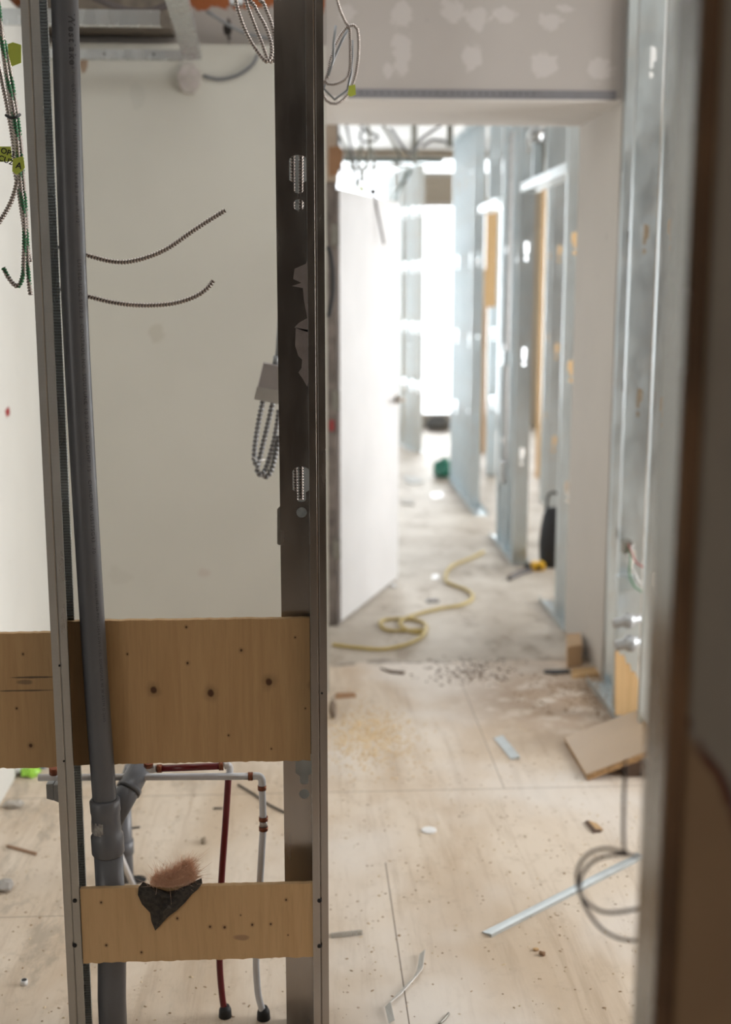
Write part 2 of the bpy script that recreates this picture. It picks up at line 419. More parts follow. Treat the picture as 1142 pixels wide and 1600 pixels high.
def cstud(h, web=.092, fl=.033, lip=.007, holes=(), sy=1, rot=0, at=(0, 0, 0), flip=False):
    """web in local xz plane, flanges turned towards +y*sy, turned by rot about z"""
    mb = MB(); hs = []
    for z in holes:
        hs.append(kh(web/2, z, flip=flip)); hs.append(circ(web/2, z-.068 if not flip else z+.068))
    V, fs = holed(0, web, 0, h, hs)
    m = Matrix.Rotation(rot, 4, 'Z'); T = Vector(at)
    g = lambda x, y, z: T + m @ Vector((x, y*sy, z))
    mb.add([g(q.x, 0, q.y) for q in V], fs)
    for X, d in ((0, 1), (web, -1)):
        # flange with a shallow stiffening groove, then the lip
        prof = [(X, 0), (X, fl*.44), (X+d*.0018, fl*.5), (X, fl*.56), (X, fl), (X+d*lip, fl)]
        a = [g(x, y, 0) for x, y in prof]; b = [g(x, y, h) for x, y in prof]; n = len(prof)
        mb.add(a+b, [(i, i+1, n+i+1, n+i) for i in range(n-1)])
    return mb
def screw(parent, p, r=.0042, axis=(0, -1, 0)):
    mb = MB(); d = Vector(axis); mb.tube([Vector(p)-d*.001, Vector(p)+d*.0014, Vector(p)+d*.0022], [r, r, r*.6], 12)
    return mb.build('screw', 'screw', parent)

# ================================================================== SETTING
struct('floor', MB().box((-3.6, -2.6, -.15), (4.7, 15.3, 0)), 'floor')
cl = MB()
cl.box((-3.6, -2.6, 3.3), (4.7, 2.95, 3.45)); cl.box((-3.6, 3.95, 3.3), (4.7, 15.3, 3.45))
cl.box((-3.6, 2.95, 3.3), (-.55, 3.95, 3.45)); cl.box((.75, 2.95, 3.3), (4.7, 3.95, 3.45))
struct('ceiling', cl, 'ceil_white')
# far wall with the big window
fw = MB(); fw.box((-3.6, 15.0, 0), (0.0, 15.12, 3.3)); fw.box((2.8, 15.0, 0), (4.7, 15.12, 3.3)); fw.box((0.0, 15.0, 3.24), (2.8, 15.12, 3.3)); fw.box((1.15, 15.0, 2.70), (2.8, 15.12, 3.0)); fw.box((0, 15, 0), (2.8, 15.12, .12))
struct('wall_far', fw, drywall('far_wall', (.66, .62, .54)))
def window(name, a, b, axis, bars):
    """frame bars and a pane in an opening; axis = thin axis"""
    o = bpy.data.objects.new(name, None); COL.objects.link(o); o.location = ((a[0]+b[0])/2, (a[1]+b[1])/2, a[2]); o['kind'] = 'structure'
    fm = MB(); t = .05
    def bx(u0, u1, z0, z1):
        if axis == 'y': fm.box((u0, a[1], z0), (u1, b[1], z1))
        else: fm.box((a[0], u0, z0), (b[0], u1, z1))
    u0, u1 = (a[0], b[0]) if axis == 'y' else (a[1], b[1])
    bx(u0, u1, a[2], a[2]+t); bx(u0, u1, b[2]-t, b[2])
    for i in range(bars+1):
        u = u0+(u1-u0-t)*i/bars; bx(u, u+t, a[2]+t, b[2]-t)
    fm.build('window_frame', 'white_plastic', o)
    g = MB(); c = (a[1]+b[1])/2 if axis == 'y' else (a[0]+b[0])/2
    if axis == 'y': g.box((u0+t, c-.003, a[2]+t), (u1-t, c+.003, b[2]-t))
    else: g.box((c-.003, u0+t, a[2]+t), (c+.003, u1-t, b[2]-t))
    g.build('pane', M['glass'], o)
k = NT('clear_glass'); gl = k.n('ShaderNodeBsdfGlossy'); gl.inputs['Roughness'].default_value = .02; tr = k.n('ShaderNodeBsdfTransparent')
fr = k.n('ShaderNodeFresnel'); fr.inputs[0].default_value = 1.45; mx = k.n('ShaderNodeMixShader')
k.l(fr.outputs[0], mx.inputs[0]); k.l(tr.outputs[0], mx.inputs[1]); k.l(gl.outputs[0], mx.inputs[2]); k.l(mx.outputs[0], k.t.nodes['Material Output'].inputs[0]); M['glass'] = k.m
window('window_1', (0.0, 15.02, .12), (1.15, 15.08, 3.24), 'y', 1)
window('window_5', (1.15, 15.02, .12), (2.8, 15.08, 2.70), 'y', 2)
window('window_6', (1.15, 15.02, 3.0), (2.8, 15.08, 3.24), 'y', 2)
# right exterior wall with two openings
rw = MB(); X0, X1 = 4.35, 4.47
rw.box((X0, -2.6, 0), (X1, 2.0, 3.3)); rw.box((X0, 4.4, 0), (X1, 5.7, 3.3)); rw.box((X0, 10.7, 0), (X1, 15.0, 3.3))
for y0, y1, z0, z1 in ((2.0, 4.4, .5, 2.7), (5.7, 10.7, .3, 2.7)):
    rw.box((X0, y0, 0), (X1, y1, z0)); rw.box((X0, y0, z1), (X1, y1, 3.3))
struct('wall_right', rw, M['ply_orange'])
window('window_2', (4.38, 5.7, .3), (4.44, 10.7, 2.7), 'x', 5)
window('window_3', (4.38, 2.0, .5), (4.44, 4.4, 2.7), 'x', 2)
lw = MB(); lw.box((-3.3, -2.6, 0), (-3.18, 7.5, 3.3)); lw.box((-3.3, 11.5, 0), (-3.18, 15.0, 3.3)); lw.box((-3.3, 7.5, 0), (-3.18, 11.5, .3)); lw.box((-3.3, 7.5, 2.7), (-3.18, 11.5, 3.3))
struct('wall_outer', lw, drywall('outer_left_wall', (.70, .70, .68)))
window('window_4', (-3.27, 7.5, .3), (-3.21, 11.5, 2.7), 'x', 4)
struct('wall_behind', MB().box((-3.6, -2.62, 0), (4.7, -2.5, 3.3)), drywall('rear_wall', (.06, .048, .04)))
# cream back wall of the small room, its left side wall, the plaster wall above
struct('wall_back', MB().box((-1.02, BY, 0), (.105, BY+.125, AT(400, 70, BY).z)), 'cream')
struct('wall_left', MB().box((-1.14, 2.75, 0), (-1.02, BY+.125, 2.70)), 'white_left')
struct('wall_upper', MB().box((-3.18, BY+.13, 2.61), (.105, BY+.24, 3.3)), 'upper_wall')
struct('wall_side', MB().box((-.02, BY+.13, 0), (.105, 6.02, 2.60)), drywall('side_wall', (.62, .60, .56)))
# header and jamb of the wide opening
FY = 5.897
struct('wall_header', MB().box((.107, HY, 2.452), (1.31, FY-.002, 3.3)), 'header')
struct('ceiling_soffit', MB().box((.107, HY+.001, 2.440), (1.31, FY, 2.4515)), 'soffit')
struct('wall_jamb', MB().box((1.311, HY, 0), (1.395, FY, 3.3)), 'jamb')
cb = MB(); p0 = AT(545, 155, HY-.003); p1 = AT(962, 158, HY-.003)
cb.box((p0.x, HY-.004, 2.448), (p1.x, HY-.0005, 2.482))
bd = cb.build('trim_1', 'bead', kind='structure')
pm = MB()
for i in range(26):
    x = p0.x+.05+i*.028+random.uniform(-.004, .004); pm.tube([(x, HY-.0046, 2.467), (x, HY-.0038, 2.467)], .0034, 8)
pm.build('perforation', 'ink', bd)

# near wall end at the right, out of focus
sx = .304
struct('wall_near', MB().box((.349, NY, 0), (1.25, NY+.0155, 3.3)), 'near')
struct('trim_2', MB().box((.3325, NY-.002, 0), (.3485, NY+.03, 3.3)), 'brown_paper')
ns = cstud(3.29, web=.064, fl=.012, rot=R(90), sy=-1, at=(.3305, NY+.002, 0))
ns.build('metal_stud', 'galv', solid=.001, label='blurred galvanised stud edging the torn drywall at the right', cat='stud')

# ================================================================== FRONT STUD FRAME
SY = 2.50
def front_stud(x0, label, h=3.2, fm='galv_dots'):
    t = empty('metal_stud', (x0+.016, SY+.046, .0), label, 'stud')
    # web at x0, runs back in +Y; flanges go +X
    W = .092; f = .0335; lip = .006
    fr_ = MB(); n = 0
    prof = [(x0, SY), (x0+f*.42, SY), (x0+f*.5, SY+.0022), (x0+f*.58, SY), (x0+f, SY), (x0+f, SY+lip)]
    def sheet(mb, pr):
        a = [(x, y, .002) for x, y in pr]; b = [(x, y, h) for x, y in pr]; n = len(pr)
        mb.add(a+b, [(i, i+1, n+i+1, n+i) for i in range(n-1)])
    sheet(fr_, prof); fr_.build('front_flange', fm, t, solid=.0009)
    bk = MB(); sheet(bk, [(x0, SY+W), (x0+f*.5, SY+W), (x0+f, SY+W), (x0+f, SY+W-.010)]); bk.build('rear_flange', 'galv_ribs', t, solid=.0009)
    V, fs = holed(0, W, 0.002, h, sum([[kh(W/2, z), circ(W/2, z-.068)] for z in (.60, 1.27, 1.93, 2.6)], []))
    MB().add([(x0, SY+q.x, q.y) for q in V], fs).build('web', 'galv', t, solid=.0009)
    return t
left_stud = front_stud(-.528, 'knurled metal stud standing left of the long grey drain pipe')
for y in (1407, 1477): q = AT(117, y, SY); screw(left_stud, (q.x, SY-.0005, q.z), .0048)
for y in (1040, 1189): q = AT(93 if y < 1100 else 100, y, SY); screw(left_stud, (q.x, SY-.0005, q.z), .0022)
mid_stud = front_stud(.0145, 'narrow metal stud in the middle holding the right ends of the plywood boards', fm='galv_dark')
for y in (1407, 1478): q = AT(499, y, SY); screw(mid_stud, (q.x, SY-.0005, q.z), .0048)
q = AT(503, 1083, SY); screw(mid_stud, (q.x, SY-.0005, q.z), .0022)
# web facing the camera just behind, with knock-outs and cables in them
BYs = 2.603
MB().box((-.03, 2.70, .002), (.042, 2.7015, 3.2)).build('metal_strap', 'galv_far', label='pale metal strip seen through the keyholes of the dark stud', cat='strap')
bs = cstud(3.2, web=.092, fl=.033, sy=1, at=(-.0485, BYs, 0.0), holes=(.645, 1.29, 1.935, 2.58))
rear_stud = bs.build('metal_stud', 'galv_dark', solid=.001, label='dark metal stud with keyhole knock-outs facing the camera, beside the middle stud', cat='stud')
def poly_px(pts, Y): return [AT(x, y, Y) for x, y in pts]
sc = MB().prism(poly_px([(484, 395), (478, 412), (460, 420), (458, 436), (471, 442), (456, 447), (473, 450), (475, 470), (480, 497), (466, 505), (460, 512), (484, 520)], BYs-.001), (0, -.0012, 0))
sc.build('paper_scrap', 'scrap', rear_stud, label='torn grey drywall paper stuck to the stud')
sc = MB().prism(poly_px([(484, 516), (462, 512), (461, 540), (466, 556), (472, 562), (471, 575), (466, 582), (473, 592), (480, 604), (484, 585)], BYs-.001), (0, -.0012, 0))
sc.build('paper_scrap', 'scrap', rear_stud, label='lower torn drywall paper flap')
pl = MB().prism(poly_px([(433, 796), (437, 791), (439, 796), (440, 848), (437, 852), (433, 850)], BYs+.02), (0, .003, 0))
pl.build('nail_plate', 'nail_plate', rear_stud, label='small metal nail plate on the left edge')
# cables inside the cavity behind that stud
for i, (dx, y0) in enumerate(((-.006, 2.652), (.0075, 2.655))):
    c = MB(); pts = [(.0-.0065+dx+.004*math.sin(z*3+i), y0, z) for z in (2.6, 2.2, 1.95, 1.7, 1.4, 1.28, 1.24)]
    armored(c, pts, .0062)
    c.build('armored_cable', ['armor', 'armor_green', 'groove'], label=('left' if i == 0 else 'right')+' of two armored cables showing through keyholes of the dark stud', cat='cable')
# plywood backing boards
def board(name, x0, x1, z0, z1, Y, t, m, label, rag=.0015):
    mb = MB(); n = 60; top = []; bot = []
    for i in range(n+1):
        x = x0+(x1-x0)*i/n
        top.append((x, z1+random.uniform(-rag, rag)*.5)); bot.append((x, z0+random.uniform(-rag, rag)))
    v = [(x, Y, z) for x, z in bot]+[(x, Y, z) for x, z in top]+[(x, Y+t, z) for x, z in bot]+[(x, Y+t, z) for x, z in top]
    N = n+1; f = []
    for i in range(n):
        f += [(i, i+1, N+i+1, N+i), (2*N+i, 3*N+i, 3*N+i+1, 2*N+i+1), (N+i, N+i+1, 3*N+i+1, 3*N+i), (i, 2*N+i, 2*N+i+1, i+1)]
    f += [(0, N, 3*N, 2*N), (n, 2*N+n, 3*N+n, N+n)]
    return mb.add(v, f).build(name, m, label=label, cat='board')
ub = board('plywood_board', -.5260, .0125, .668, .994, UY, .015, 'ply_up', 'wide knotty plywood board behind the grey pipe, upper of the two')
q = AT(489, 1160, UY); screw(ub, (q.x, UY, q.z), .005)
lb = board('plywood_board', -.4925, .046, .2345, .4105, LY, .0125, 'ply_low', 'narrow lower plywood board in front of the pipes, with black paper scrap hanging on it')
ql = AT(0, 990, UY)
board('plywood_board', -1.015, -.5305, .664, ql.z, UY, .015, 'ply_left', 'plywood board with black stamped marks at the left edge of the photo')

# ================================================================== DRAIN PIPE
PY = 2.547
pt = [AT(x, y, PY) for x, y in ((99.5, -60), (101, 0), (118, 500), (146, 1000), (161, 1215), (164, 1256))]
pts = [Vector((p.x, PY, p.z)) for p in pt]; pts = [pts[0] + Vector((-.003, 0, .9))] + pts
dp = empty('drain_pipe', (-.438, PY, 0), 'long grey plastic drain pipe with black printed lettering, standing in front of the wide board', 'pipe')
ptop = smooth(pts, .05)
MB().tube(ptop, .0262, 32).build('pipe', 'pvc', dp)
zf = AT(166, 1250, PY).z; z2 = AT(166, 1335, PY).z; fx = AT(166, 1290, PY).x
fit = MB().tube([(fx-.001, PY, zf+.004), (fx-.001, PY, zf), (fx, PY, zf-.026), (fx, PY, zf-.03), (fx+.001, PY, z2+.052), (fx+.001, PY, z2+.046), (fx+.002, PY, z2+.006), (fx+.002, PY, z2)],
                [.029, .033, .033, .0315, .0315, .0355, .0355, .032], 32).build('coupling', 'pvc', dp)
lx = [AT(x, y, PY-.0322) for x, y in ((143, 1297), (163, 1303), (166, 1316), (150, 1316), (146, 1312))]
lab = MB(); n = 8
for i in range(n):
    a0 = R(195+i*9); a1_ = R(195+(i+1)*9); r = .0322; z0 = z2+.058+random.uniform(-.003, .003); z1 = z2+.083+random.uniform(-.004, .004)
    lab.add([(fx+r*math.cos(a0), PY+r*math.sin(a0), z0), (fx+r*math.cos(a1_), PY+r*math.sin(a1_), z0), (fx+r*math.cos(a1_), PY+r*math.sin(a1_), z1), (fx+r*math.cos(a0), PY+r*math.sin(a0), z1)], [(0, 1, 2, 3)])
lab.build('torn_sticker', simple('torn_sticker', (.42, .40, .38), .6, var=.5, sc=90), fit, label='torn pale sticker on the coupling')
lx_ = AT(172, 1560, PY).x
MB().tube([(fx+.002, PY, z2+.02), (fx+.004, PY, .3), (lx_+.004, PY, .12), (lx_+.004, PY, 0.0)], .0315, 32).build('lower_pipe', 'pvc', dp)
br = MB().tube([(fx+.01, PY+.01, zf-.055), (fx+.035, PY+.055, zf-.015), (fx+.062, PY+.11, zf+.028), (fx+.062, PY+.11, zf+.03)], [.024, .026, .026, .022], 24)
br.tube([(fx+.040, PY+.064, zf-.008), (fx+.045, PY+.072, zf-.001)], .0285, 24)
br.build('branch', 'pvc', dp, label='sloping side branch of the drain fitting')
# lettering wrapped on the pipe: reads downwards
def pipe_text(txt, ztop, size, r=.0265, ang=R(-52), bold=0.):
    cu = bpy.data.curves.new('print', 'FONT'); cu.body = txt; cu.size = size; cu.offset = bold; cu.resolution_u = 3; cu.space_character = 1.25
    o = bpy.data.objects.new('print', cu); COL.objects.link(o); bpy.context.view_layer.update()
    me = bpy.data.meshes.new_from_object(o.evaluated_get(bpy.context.evaluated_depsgraph_get()))
    vs = []; fs = [tuple(p.vertices) for p in me.polygons]
    for q in me.vertices:
        z = ztop - q.co.x; a = ang + (q.co.y - size*.35)/r
        # centre of pipe at this height
        c = ptop[0]
        for i in range(len(ptop)-1):
            if ptop[i].z >= z >= ptop[i+1].z:
                t = (ptop[i].z-z)/max(1e-6, ptop[i].z-ptop[i+1].z); c = ptop[i].lerp(ptop[i+1], t); break
        vs.append((c.x+math.cos(a)*r, c.y+math.sin(a)*r, z))
    bpy.data.objects.remove(o); bpy.data.curves.remove(cu)
    MB().add(vs, fs).build('printed_text', 'pipe_ink', dp)
Z = lambda y: AT(140, y, PY-.02).z
pipe_text('Westlake', Z(22), .020, bold=.0006)
pipe_text('Pipe & Fittings', Z(84), .009)
pipe_text('LOT 21-2K  7 FIL 1', Z(132), .011)
pipe_text('SYSTEM 15 A4 48.3 mm A-1/2"', Z(215), .0105)
pipe_text('LISTED ULC S102.2  CONTROL NO. SOUTUNK', Z(405), .0115)
pipe_text('FIC 10 / SD 120 COMP 15', Z(618), .0115)
pipe_text('CHRCPI W US17SG43  70', Z(750), .0115)
pipe_text('1-1/2 (48.26) (48-26 PVC 12454 DWV-CEL SCHEDULE 40 W ASTM D 2665', Z(890), .0085)
# second drain behind, rising from the hole in the floor
hc = FL(203, 1374); hy = hc.y
vp = empty('vent_pipe', (hc.x, hy, 0), 'thinner grey pipe rising from the floor hole behind the drain coupling', 'pipe')
ztop = AT(200, 1250, hy).z
MB().tube([(hc.x-.012, hy-.005, 0.001), (hc.x-.012, hy-.005, ztop)], .024, 24).build('pipe', 'pvc', vp)
MB().tube([(hc.x-.012, hy-.005, ztop-.16), (hc.x-.012, hy-.005, ztop-.12)], .0275, 24).build('coupling', 'pvc', vp)
el = smooth([(hc.x-.012, hy-.005, ztop-.02), (hc.x-.010, hy-.005, ztop+.02), (hc.x+.012, hy-.005, ztop+.065), (hc.x+.024, hy-.005, ztop+.10)], .01)
MB().tube(el, .0275, 24).build('elbow', 'pvc', vp)
MB().tube([(hc.x+.022, hy-.005, .0005), (hc.x+.022, hy-.005, .002)], .026, 28).build('floor_hole', 'black_rubber', label='dark round hole cut in the floor behind the grey drain pipe', cat='hole')
a = FL(208, 1383, .003); b = AT(187, 1335, 3.2)
MB().tube([Vector((a.x, a.y, .004)), b, AT(178, 1300, 3.1)], .0085, 14).build('white_tube', 'pex_white', label='short white plastic tube dropping into the floor hole behind the drain', cat='pipe')

# ================================================================== WATER LINES
WY = 2.635
def crimp(parent, a, b, r=.0098):
    MB().tube([a, b], r, 20).build('crimp_ring', 'copper', parent)
wl = empty('water_line', AT(405, 1595, WY), 'white plastic water pipe running left to right under the board then down to the floor', 'pipe')
wl.location.z = 0
zA = AT(395, 1213, WY).z
xe = AT(409, 1215, WY).x; xl = AT(60, 1213, WY).x
r_ = .0080
MB().tube([(xl, WY, AT(60, 1215, WY).z), (xe-.02, WY, zA)], r_, 20).build('pipe', 'pex_white', wl)
elb = smooth([(xe-.024, WY, zA), (xe-.010, WY, zA+.0005), (xe-.002, WY, zA-.004), (xe+.0005, WY, zA-.014), (xe, WY, zA-.026)], .003)
MB().tube(elb, .0088, 18).build('elbow', 'pex_white', wl)
crimp(wl, (xe-.031, WY, zA), (xe-.020, WY, zA)); crimp(wl, (xe, WY, zA-.022), (xe, WY, zA-.033))
lower = [Vector((xe, WY, zA-.02))] + [AT(x, y, WY) for x, y in ((411, 1285), (409, 1330), (405, 1400), (402, 1450), (400, 1500), (403, 1550), (409, 1590))]
lower[-1].z = max(lower[-1].z, .03); lower.append(Vector((lower[-1].x+.004, WY+.004, 0.004)))
MB().tube(smooth(lower, .01), r_, 20).build('drop_pipe', 'pex_white', wl)
for y in (1279, 1294): a = AT(411.5, y-3, WY); b = AT(411.5, y+3.5, WY); crimp(wl, a, b, .0105)
MB().tube([AT(411.5, 1282, WY), AT(411.5, 1291, WY)], .009, 18).build('union', simple('clear_union', (.5, .47, .45), .3, .3), wl)
bz = lower[-1]
MB().tube([(bz.x, bz.y, .0), (bz.x, bz.y, .018), (bz.x-.001, bz.y, .030)], [.016, .015, .0105], 20).build('floor_sleeve', 'black_rubber', wl)
rl = empty('water_line', (AT(352, 1590, WY+.02).x, WY+.02, 0), 'dark red plastic hot water pipe dropping behind the lower board', 'pipe')
RY = WY-.004
zr = AT(300, 1199, RY).z
MB().tube([AT(245, 1201, RY-.01), AT(348, 1197, RY-.01)], .0078, 20).build('pipe', 'pex_red', rl)
crimp(rl, AT(245, 1201, RY-.01), AT(253, 1200.6, RY-.01), .0095); crimp(rl, AT(342, 1197.3, RY-.01), AT(349, 1197, RY-.01), .0095)
e2 = smooth([AT(350, 1197, RY-.01), AT(356, 1196, RY-.006), AT(359, 1201, RY+.012), AT(358, 1212, RY+.02)], .003)
MB().tube(e2, .0082, 18).build('elbow', 'pex_white', rl)
e3 = smooth([AT(244, 1201, RY-.01), AT(236, 1202, RY-.01), AT(232, 1198, RY-.012), AT(232, 1188, RY-.02)], .003)
MB().tube(e3, .0085, 18).build('elbow', 'pex_white', rl)
crimp(rl, AT(232, 1196, RY-.014), AT(232, 1189, RY-.02), .011)
RB = WY+.018
rd = [AT(x, y, RB) for x, y in ((357, 1212), (352, 1290), (347, 1360), (344, 1420), (343, 1500), (347, 1555))]; rd.append(Vector((AT(352, 1590, RB).x, RB, .003)))
MB().tube(smooth(rd, .01), .0078, 20).build('drop_pipe', 'pex_red', rl)
MB().tube([(rd[-1].x, RB, 0), (rd[-1].x, RB, .018), (rd[-1].x, RB, .028)], [.0155, .0145, .010], 20).build('floor_sleeve', 'black_rubber', rl)
# stub elbow left of left stud
ls = empty('pipe_elbow', AT(88, 1240, WY), 'small white elbow with copper ring poking out left of the left stud', 'pipe fitting')
MB().tube(smooth([AT(98, 1214, WY), AT(88, 1214, WY), AT(84, 1209, WY-.005), AT(84, 1200, WY-.01)], .003), .0088, 16).build('elbow', 'pex_white', ls)
crimp(ls, AT(84, 1208, WY-.006), AT(84, 1198, WY-.012), .0105)
bx = MB(); a = AT(72, 1226, 2.62); b = AT(96, 1254, 2.62)
bx.prism([AT(72, 1226, 2.63), AT(83, 1225, 2.63), AT(84, 1251, 2.63), AT(73, 1248, 2.63)], (0, .03, 0)); bx.prism([AT(83.5, 1227, 2.625), AT(97, 1226, 2.625), AT(97, 1256, 2.625), AT(84.5, 1251, 2.625)], (0, .035, 0))
bx.build('electrical_box', 'armor_grey', label='small grey electrical box peeking out left of the left stud under the board', cat='box')

# ================================================================== BLACK PAPER SCRAP WITH INSULATION
out = [(217, 1385), (224, 1377), (231, 1384), (247, 1390), (262, 1392), (276, 1391), (296, 1380), (315, 1371), (316, 1378), (309, 1389), (300, 1397), (289, 1409), (276, 1422), (264, 1431), (254, 1442), (243, 1453), (237, 1441), (235, 1427), (222, 1412), (216, 1397)]
P2 = [AT(x, y, 2.500) for x, y in out]
pm = MB(); cen = AT(258, 1402, 2.49); k2 = len(P2)
rings = []
for f, dy in ((1, .0), (.72, -.007), (.4, -.010)):
    rings.append([cen.lerp(p, f) + Vector((random.uniform(-.0025, .0025)*(f < 1), dy+random.uniform(-.003, .003), random.uniform(-.002, .002))) for p in P2])
vs = sum(rings, []) + [cen]; fs = []
for r0 in range(2):
    for i in range(k2): fs.append((r0*k2+i, r0*k2+(i+1) % k2, (r0+1)*k2+(i+1) % k2, (r0+1)*k2+i))
for i in range(k2): fs.append((2*k2+i, 2*k2+(i+1) % k2, 3*k2))
paper = pm.add(vs, fs).build('paper_scrap', 'tar', solid=.0022, label='black torn building paper with a pink tuft, hanging over the lower board', cat='paper')
tf = MB()
base = AT(266, 1386, 2.499)
lean = Vector((.42, 0, 1)).normalized()
for i in range(7500):
    u = max(-1, min(1, random.gauss(0, .42)))
    hmax = .022 + .034*math.exp(-((u-.35)/.38)**2)            # flame outline, tallest right of the middle
    t_ = random.random()**.8
    st = base + Vector((u*.046, random.uniform(-.006, .018)*(1-.5*t_), .001)) + lean*hmax*t_
    dr = (lean + Vector((random.gauss(.35, .8), random.gauss(0, .4), random.gauss(0, .5)))).normalized()
    L = random.choice((1, 1, 1, 1.9))*random.uniform(.006, .018); bend = Vector((random.gauss(0, .6), random.gauss(0, .5), random.gauss(0, .6)))*L
    tf.tube([st, st+dr*L*.5+bend*.25, st+dr*L+bend*.6], [.00030, .00026, .0001], 3, cap=False)
core = []
bm = bmesh.new(); bmesh.ops.create_icosphere(bm, subdivisions=4, radius=1)
for q in bm.verts:
    n = q.co.normalized(); s_ = 1+.16*math.sin(n.x*9+n.z*5)+.12*math.sin(n.z*15+n.y*9)+.08*math.sin(n.x*23+n.z*19)
    core.append(base+Vector((n.x*.028*s_+n.z*.008, .006+n.y*.006*s_, .016+n.z*.014*s_)))
tf.add(core, [[q.index for q in f.verts] for f in bm.faces], sm=True); bm.free()
tf.build('insulation_tuft', 'insul', paper, label='fluffy pink insulation tuft')

# ================================================================== ARMORED CABLES
def cab(name, px, Y, label, m='armor', r=.0058, group=None, green=None, pitch=.0062):
    mb = MB(); pts = []
    for i, q in enumerate(px):
        pts.append(AT(q[0], q[1], q[2] if len(q) > 2 else Y))
    armored(mb, pts, r, pitch, green)
    return mb.build(name, [m, 'armor_green', 'groove'], label=label, cat='cable', group=group)
cab('armored_cable', [(90, 385, 2.60), (137, 399), (180, 409), (215, 406), (258, 390), (305, 358), (352, 328)], 2.61, 'upper of two cut steel armored cable ends sticking out right of the drain pipe')
cab('armored_cable', [(90, 450, 2.60), (138, 463), (180, 473), (225, 477), (270, 474), (305, 463), (325, 449), (333, 438)], 2.61, 'lower of two cut steel armored cable ends curving up right of the drain pipe')
LYc = 2.70
cab('armored_cable', [(-20, -320), (-12, -120), (-2, 15), (4, 70), (13, 140), (20, 190), (26, 240), (27, 280), (15, 320), (-10, 360)], LYc, 'plain armored cable of the left bundle that curls away to the left edge')
cab('armored_cable', [(-20, -320), (-12, -120), (0, 30), (8, 100), (22, 180), (28, 240), (32, 290), (38, 350), (37, 410), (36, 430), (30, 446), (22, 445), (12, 432), (5, 418)], LYc-.02, 'green striped armored cable with hooked end at the left edge', green=.15)
cab('armored_cable', [(-20, -320), (-12, -120), (-6, 10), (10, 80), (22, 150), (31, 215), (35, 270), (40, 330), (43, 400), (45, 440), (48, 462)], LYc+.015, 'green striped armored cable hanging straight down beside the left stud', green=.2)
cab('armored_cable', [(-20, -320), (-12, -120), (-8, 60), (2, 120), (12, 170), (21, 225), (24, 270), (31, 310), (40, 370), (48, 410)], LYc+.03, 'rear plain armored cable of the left bundle')
def tape(name, quad, Y, m, label, text=None, tsize=.02, tpos=None, rot=0):
    mb = MB().prism([AT(x, y, Y) for x, y in quad], (0, .0012, 0)); o = mb.build(name, m, label=label, cat='tape')
    if text:
        cu = bpy.data.curves.new('t', 'FONT'); cu.body = text; cu.size = tsize; cu.resolution_u = 3; cu.offset = .0003
        t_ = bpy.data.objects.new('t', cu); COL.objects.link(t_); bpy.context.view_layer.update()
        me = bpy.data.meshes.new_from_object(t_.evaluated_get(bpy.context.evaluated_depsgraph_get()))
        T = AT(*tpos, Y-.0006); mr = Matrix.Rotation(rot, 4, 'Y')
        vs = [T + mr @ Vector((q.co.x, 0, q.co.y)) for q in me.vertices]; fs = [tuple(p.vertices) for p in me.polygons]
        bpy.data.objects.remove(t_); bpy.data.curves.remove(cu)
        MB().add(vs, fs).build('handwriting', 'ink', o)
    return o
tape('marking_tape', [(12, 69), (20, 66), (33, 70), (33, 98), (18, 104), (13, 85)], LYc-.035, 'yellow_tape', 'blank yellow green tape flag high on the left cable bundle')
tape('marking_tape', [(-20, 229), (17, 229), (19, 252), (-20, 254)], LYc-.038, 'yellow_tape', 'yellow green tape flag with handwriting at the left edge', 'OP3\nCU2', .016, (0, 238), R(20))
tape('marking_tape', [(20, 248), (36, 244), (39, 262), (33, 268), (26, 273), (19, 268)], LYc-.042, 'yellow_tape', 'small yellow green tape wrapped round the cable bundle with one letter', 'A', .018, (24, 262), R(15))
tie = MB().tube(smooth([AT(9, 180, LYc-.03), AT(16, 184, LYc-.038), AT(26, 183, LYc-.038), AT(31, 179, LYc-.02)], .004), .003, 8)
tie.build('cable_tie', 'black_rubber', label='black cable tie round the left cable bundle', cat='cable tie')
# coil at top beside the stud
CY = 2.9
cab('armored_cable', [(362, -320), (366, -40), (368, 0), (378, 35), (392, 65), (408, 88), (416, 96), (423, 90), (424, 70), (414, 40), (398, 10), (388, -30), (384, -320)], CY, 'armored cable loop at the top left of the dark stud, left of two', r=.0055)
cab('armored_cable', [(374, -320), (378, -40), (384, 0), (396, 35), (410, 70), (418, 92), (427, 95), (431, 75), (425, 40), (412, 5), (404, -30), (398, -320)], CY+.05, 'second armored cable loop at the top, closer to the dark stud', r=.0055)
# coil in the opening
QY = 3.15
cab('armored_cable', [(512, -280), (520, -50), (528, 5), (540, 35), (546, 45), (547, 80), (546, 110), (538, 125), (520, 132), (508, 128), (512, 112), (520, 80), (534, 52), (547, 40), (558, 45), (560, 80), (555, 118), (543, 148), (525, 162), (510, 157), (503, 140), (505, 128), (514, 120)], QY, 'coiled armored cable hanging at the top left of the opening', r=.0045, pitch=.0048)
cab('flexible_cable', [(546, 42), (536, 60), (520, 95), (508, 125), (506, 140), (513, 152), (525, 155), (540, 146), (548, 120), (551, 80), (549, 50)], QY+.02, 'smooth grey inner loop of the coil at the top of the opening', m='armor_grey', r=.0042, pitch=.2)
cab('flexible_cable', [(524, 40), (521, 60), (522, 85), (519, 105), (510, 125)], QY-.02, 'short grey cable end standing up inside the coil at the opening', m='armor_grey', r=.0042, pitch=.2)
tape('marking_tape', [(545, 134), (555, 132), (556, 148), (548, 151), (543, 148)], QY-.02, 'yellow_tape', 'small yellow tape flag on the coil at the opening')

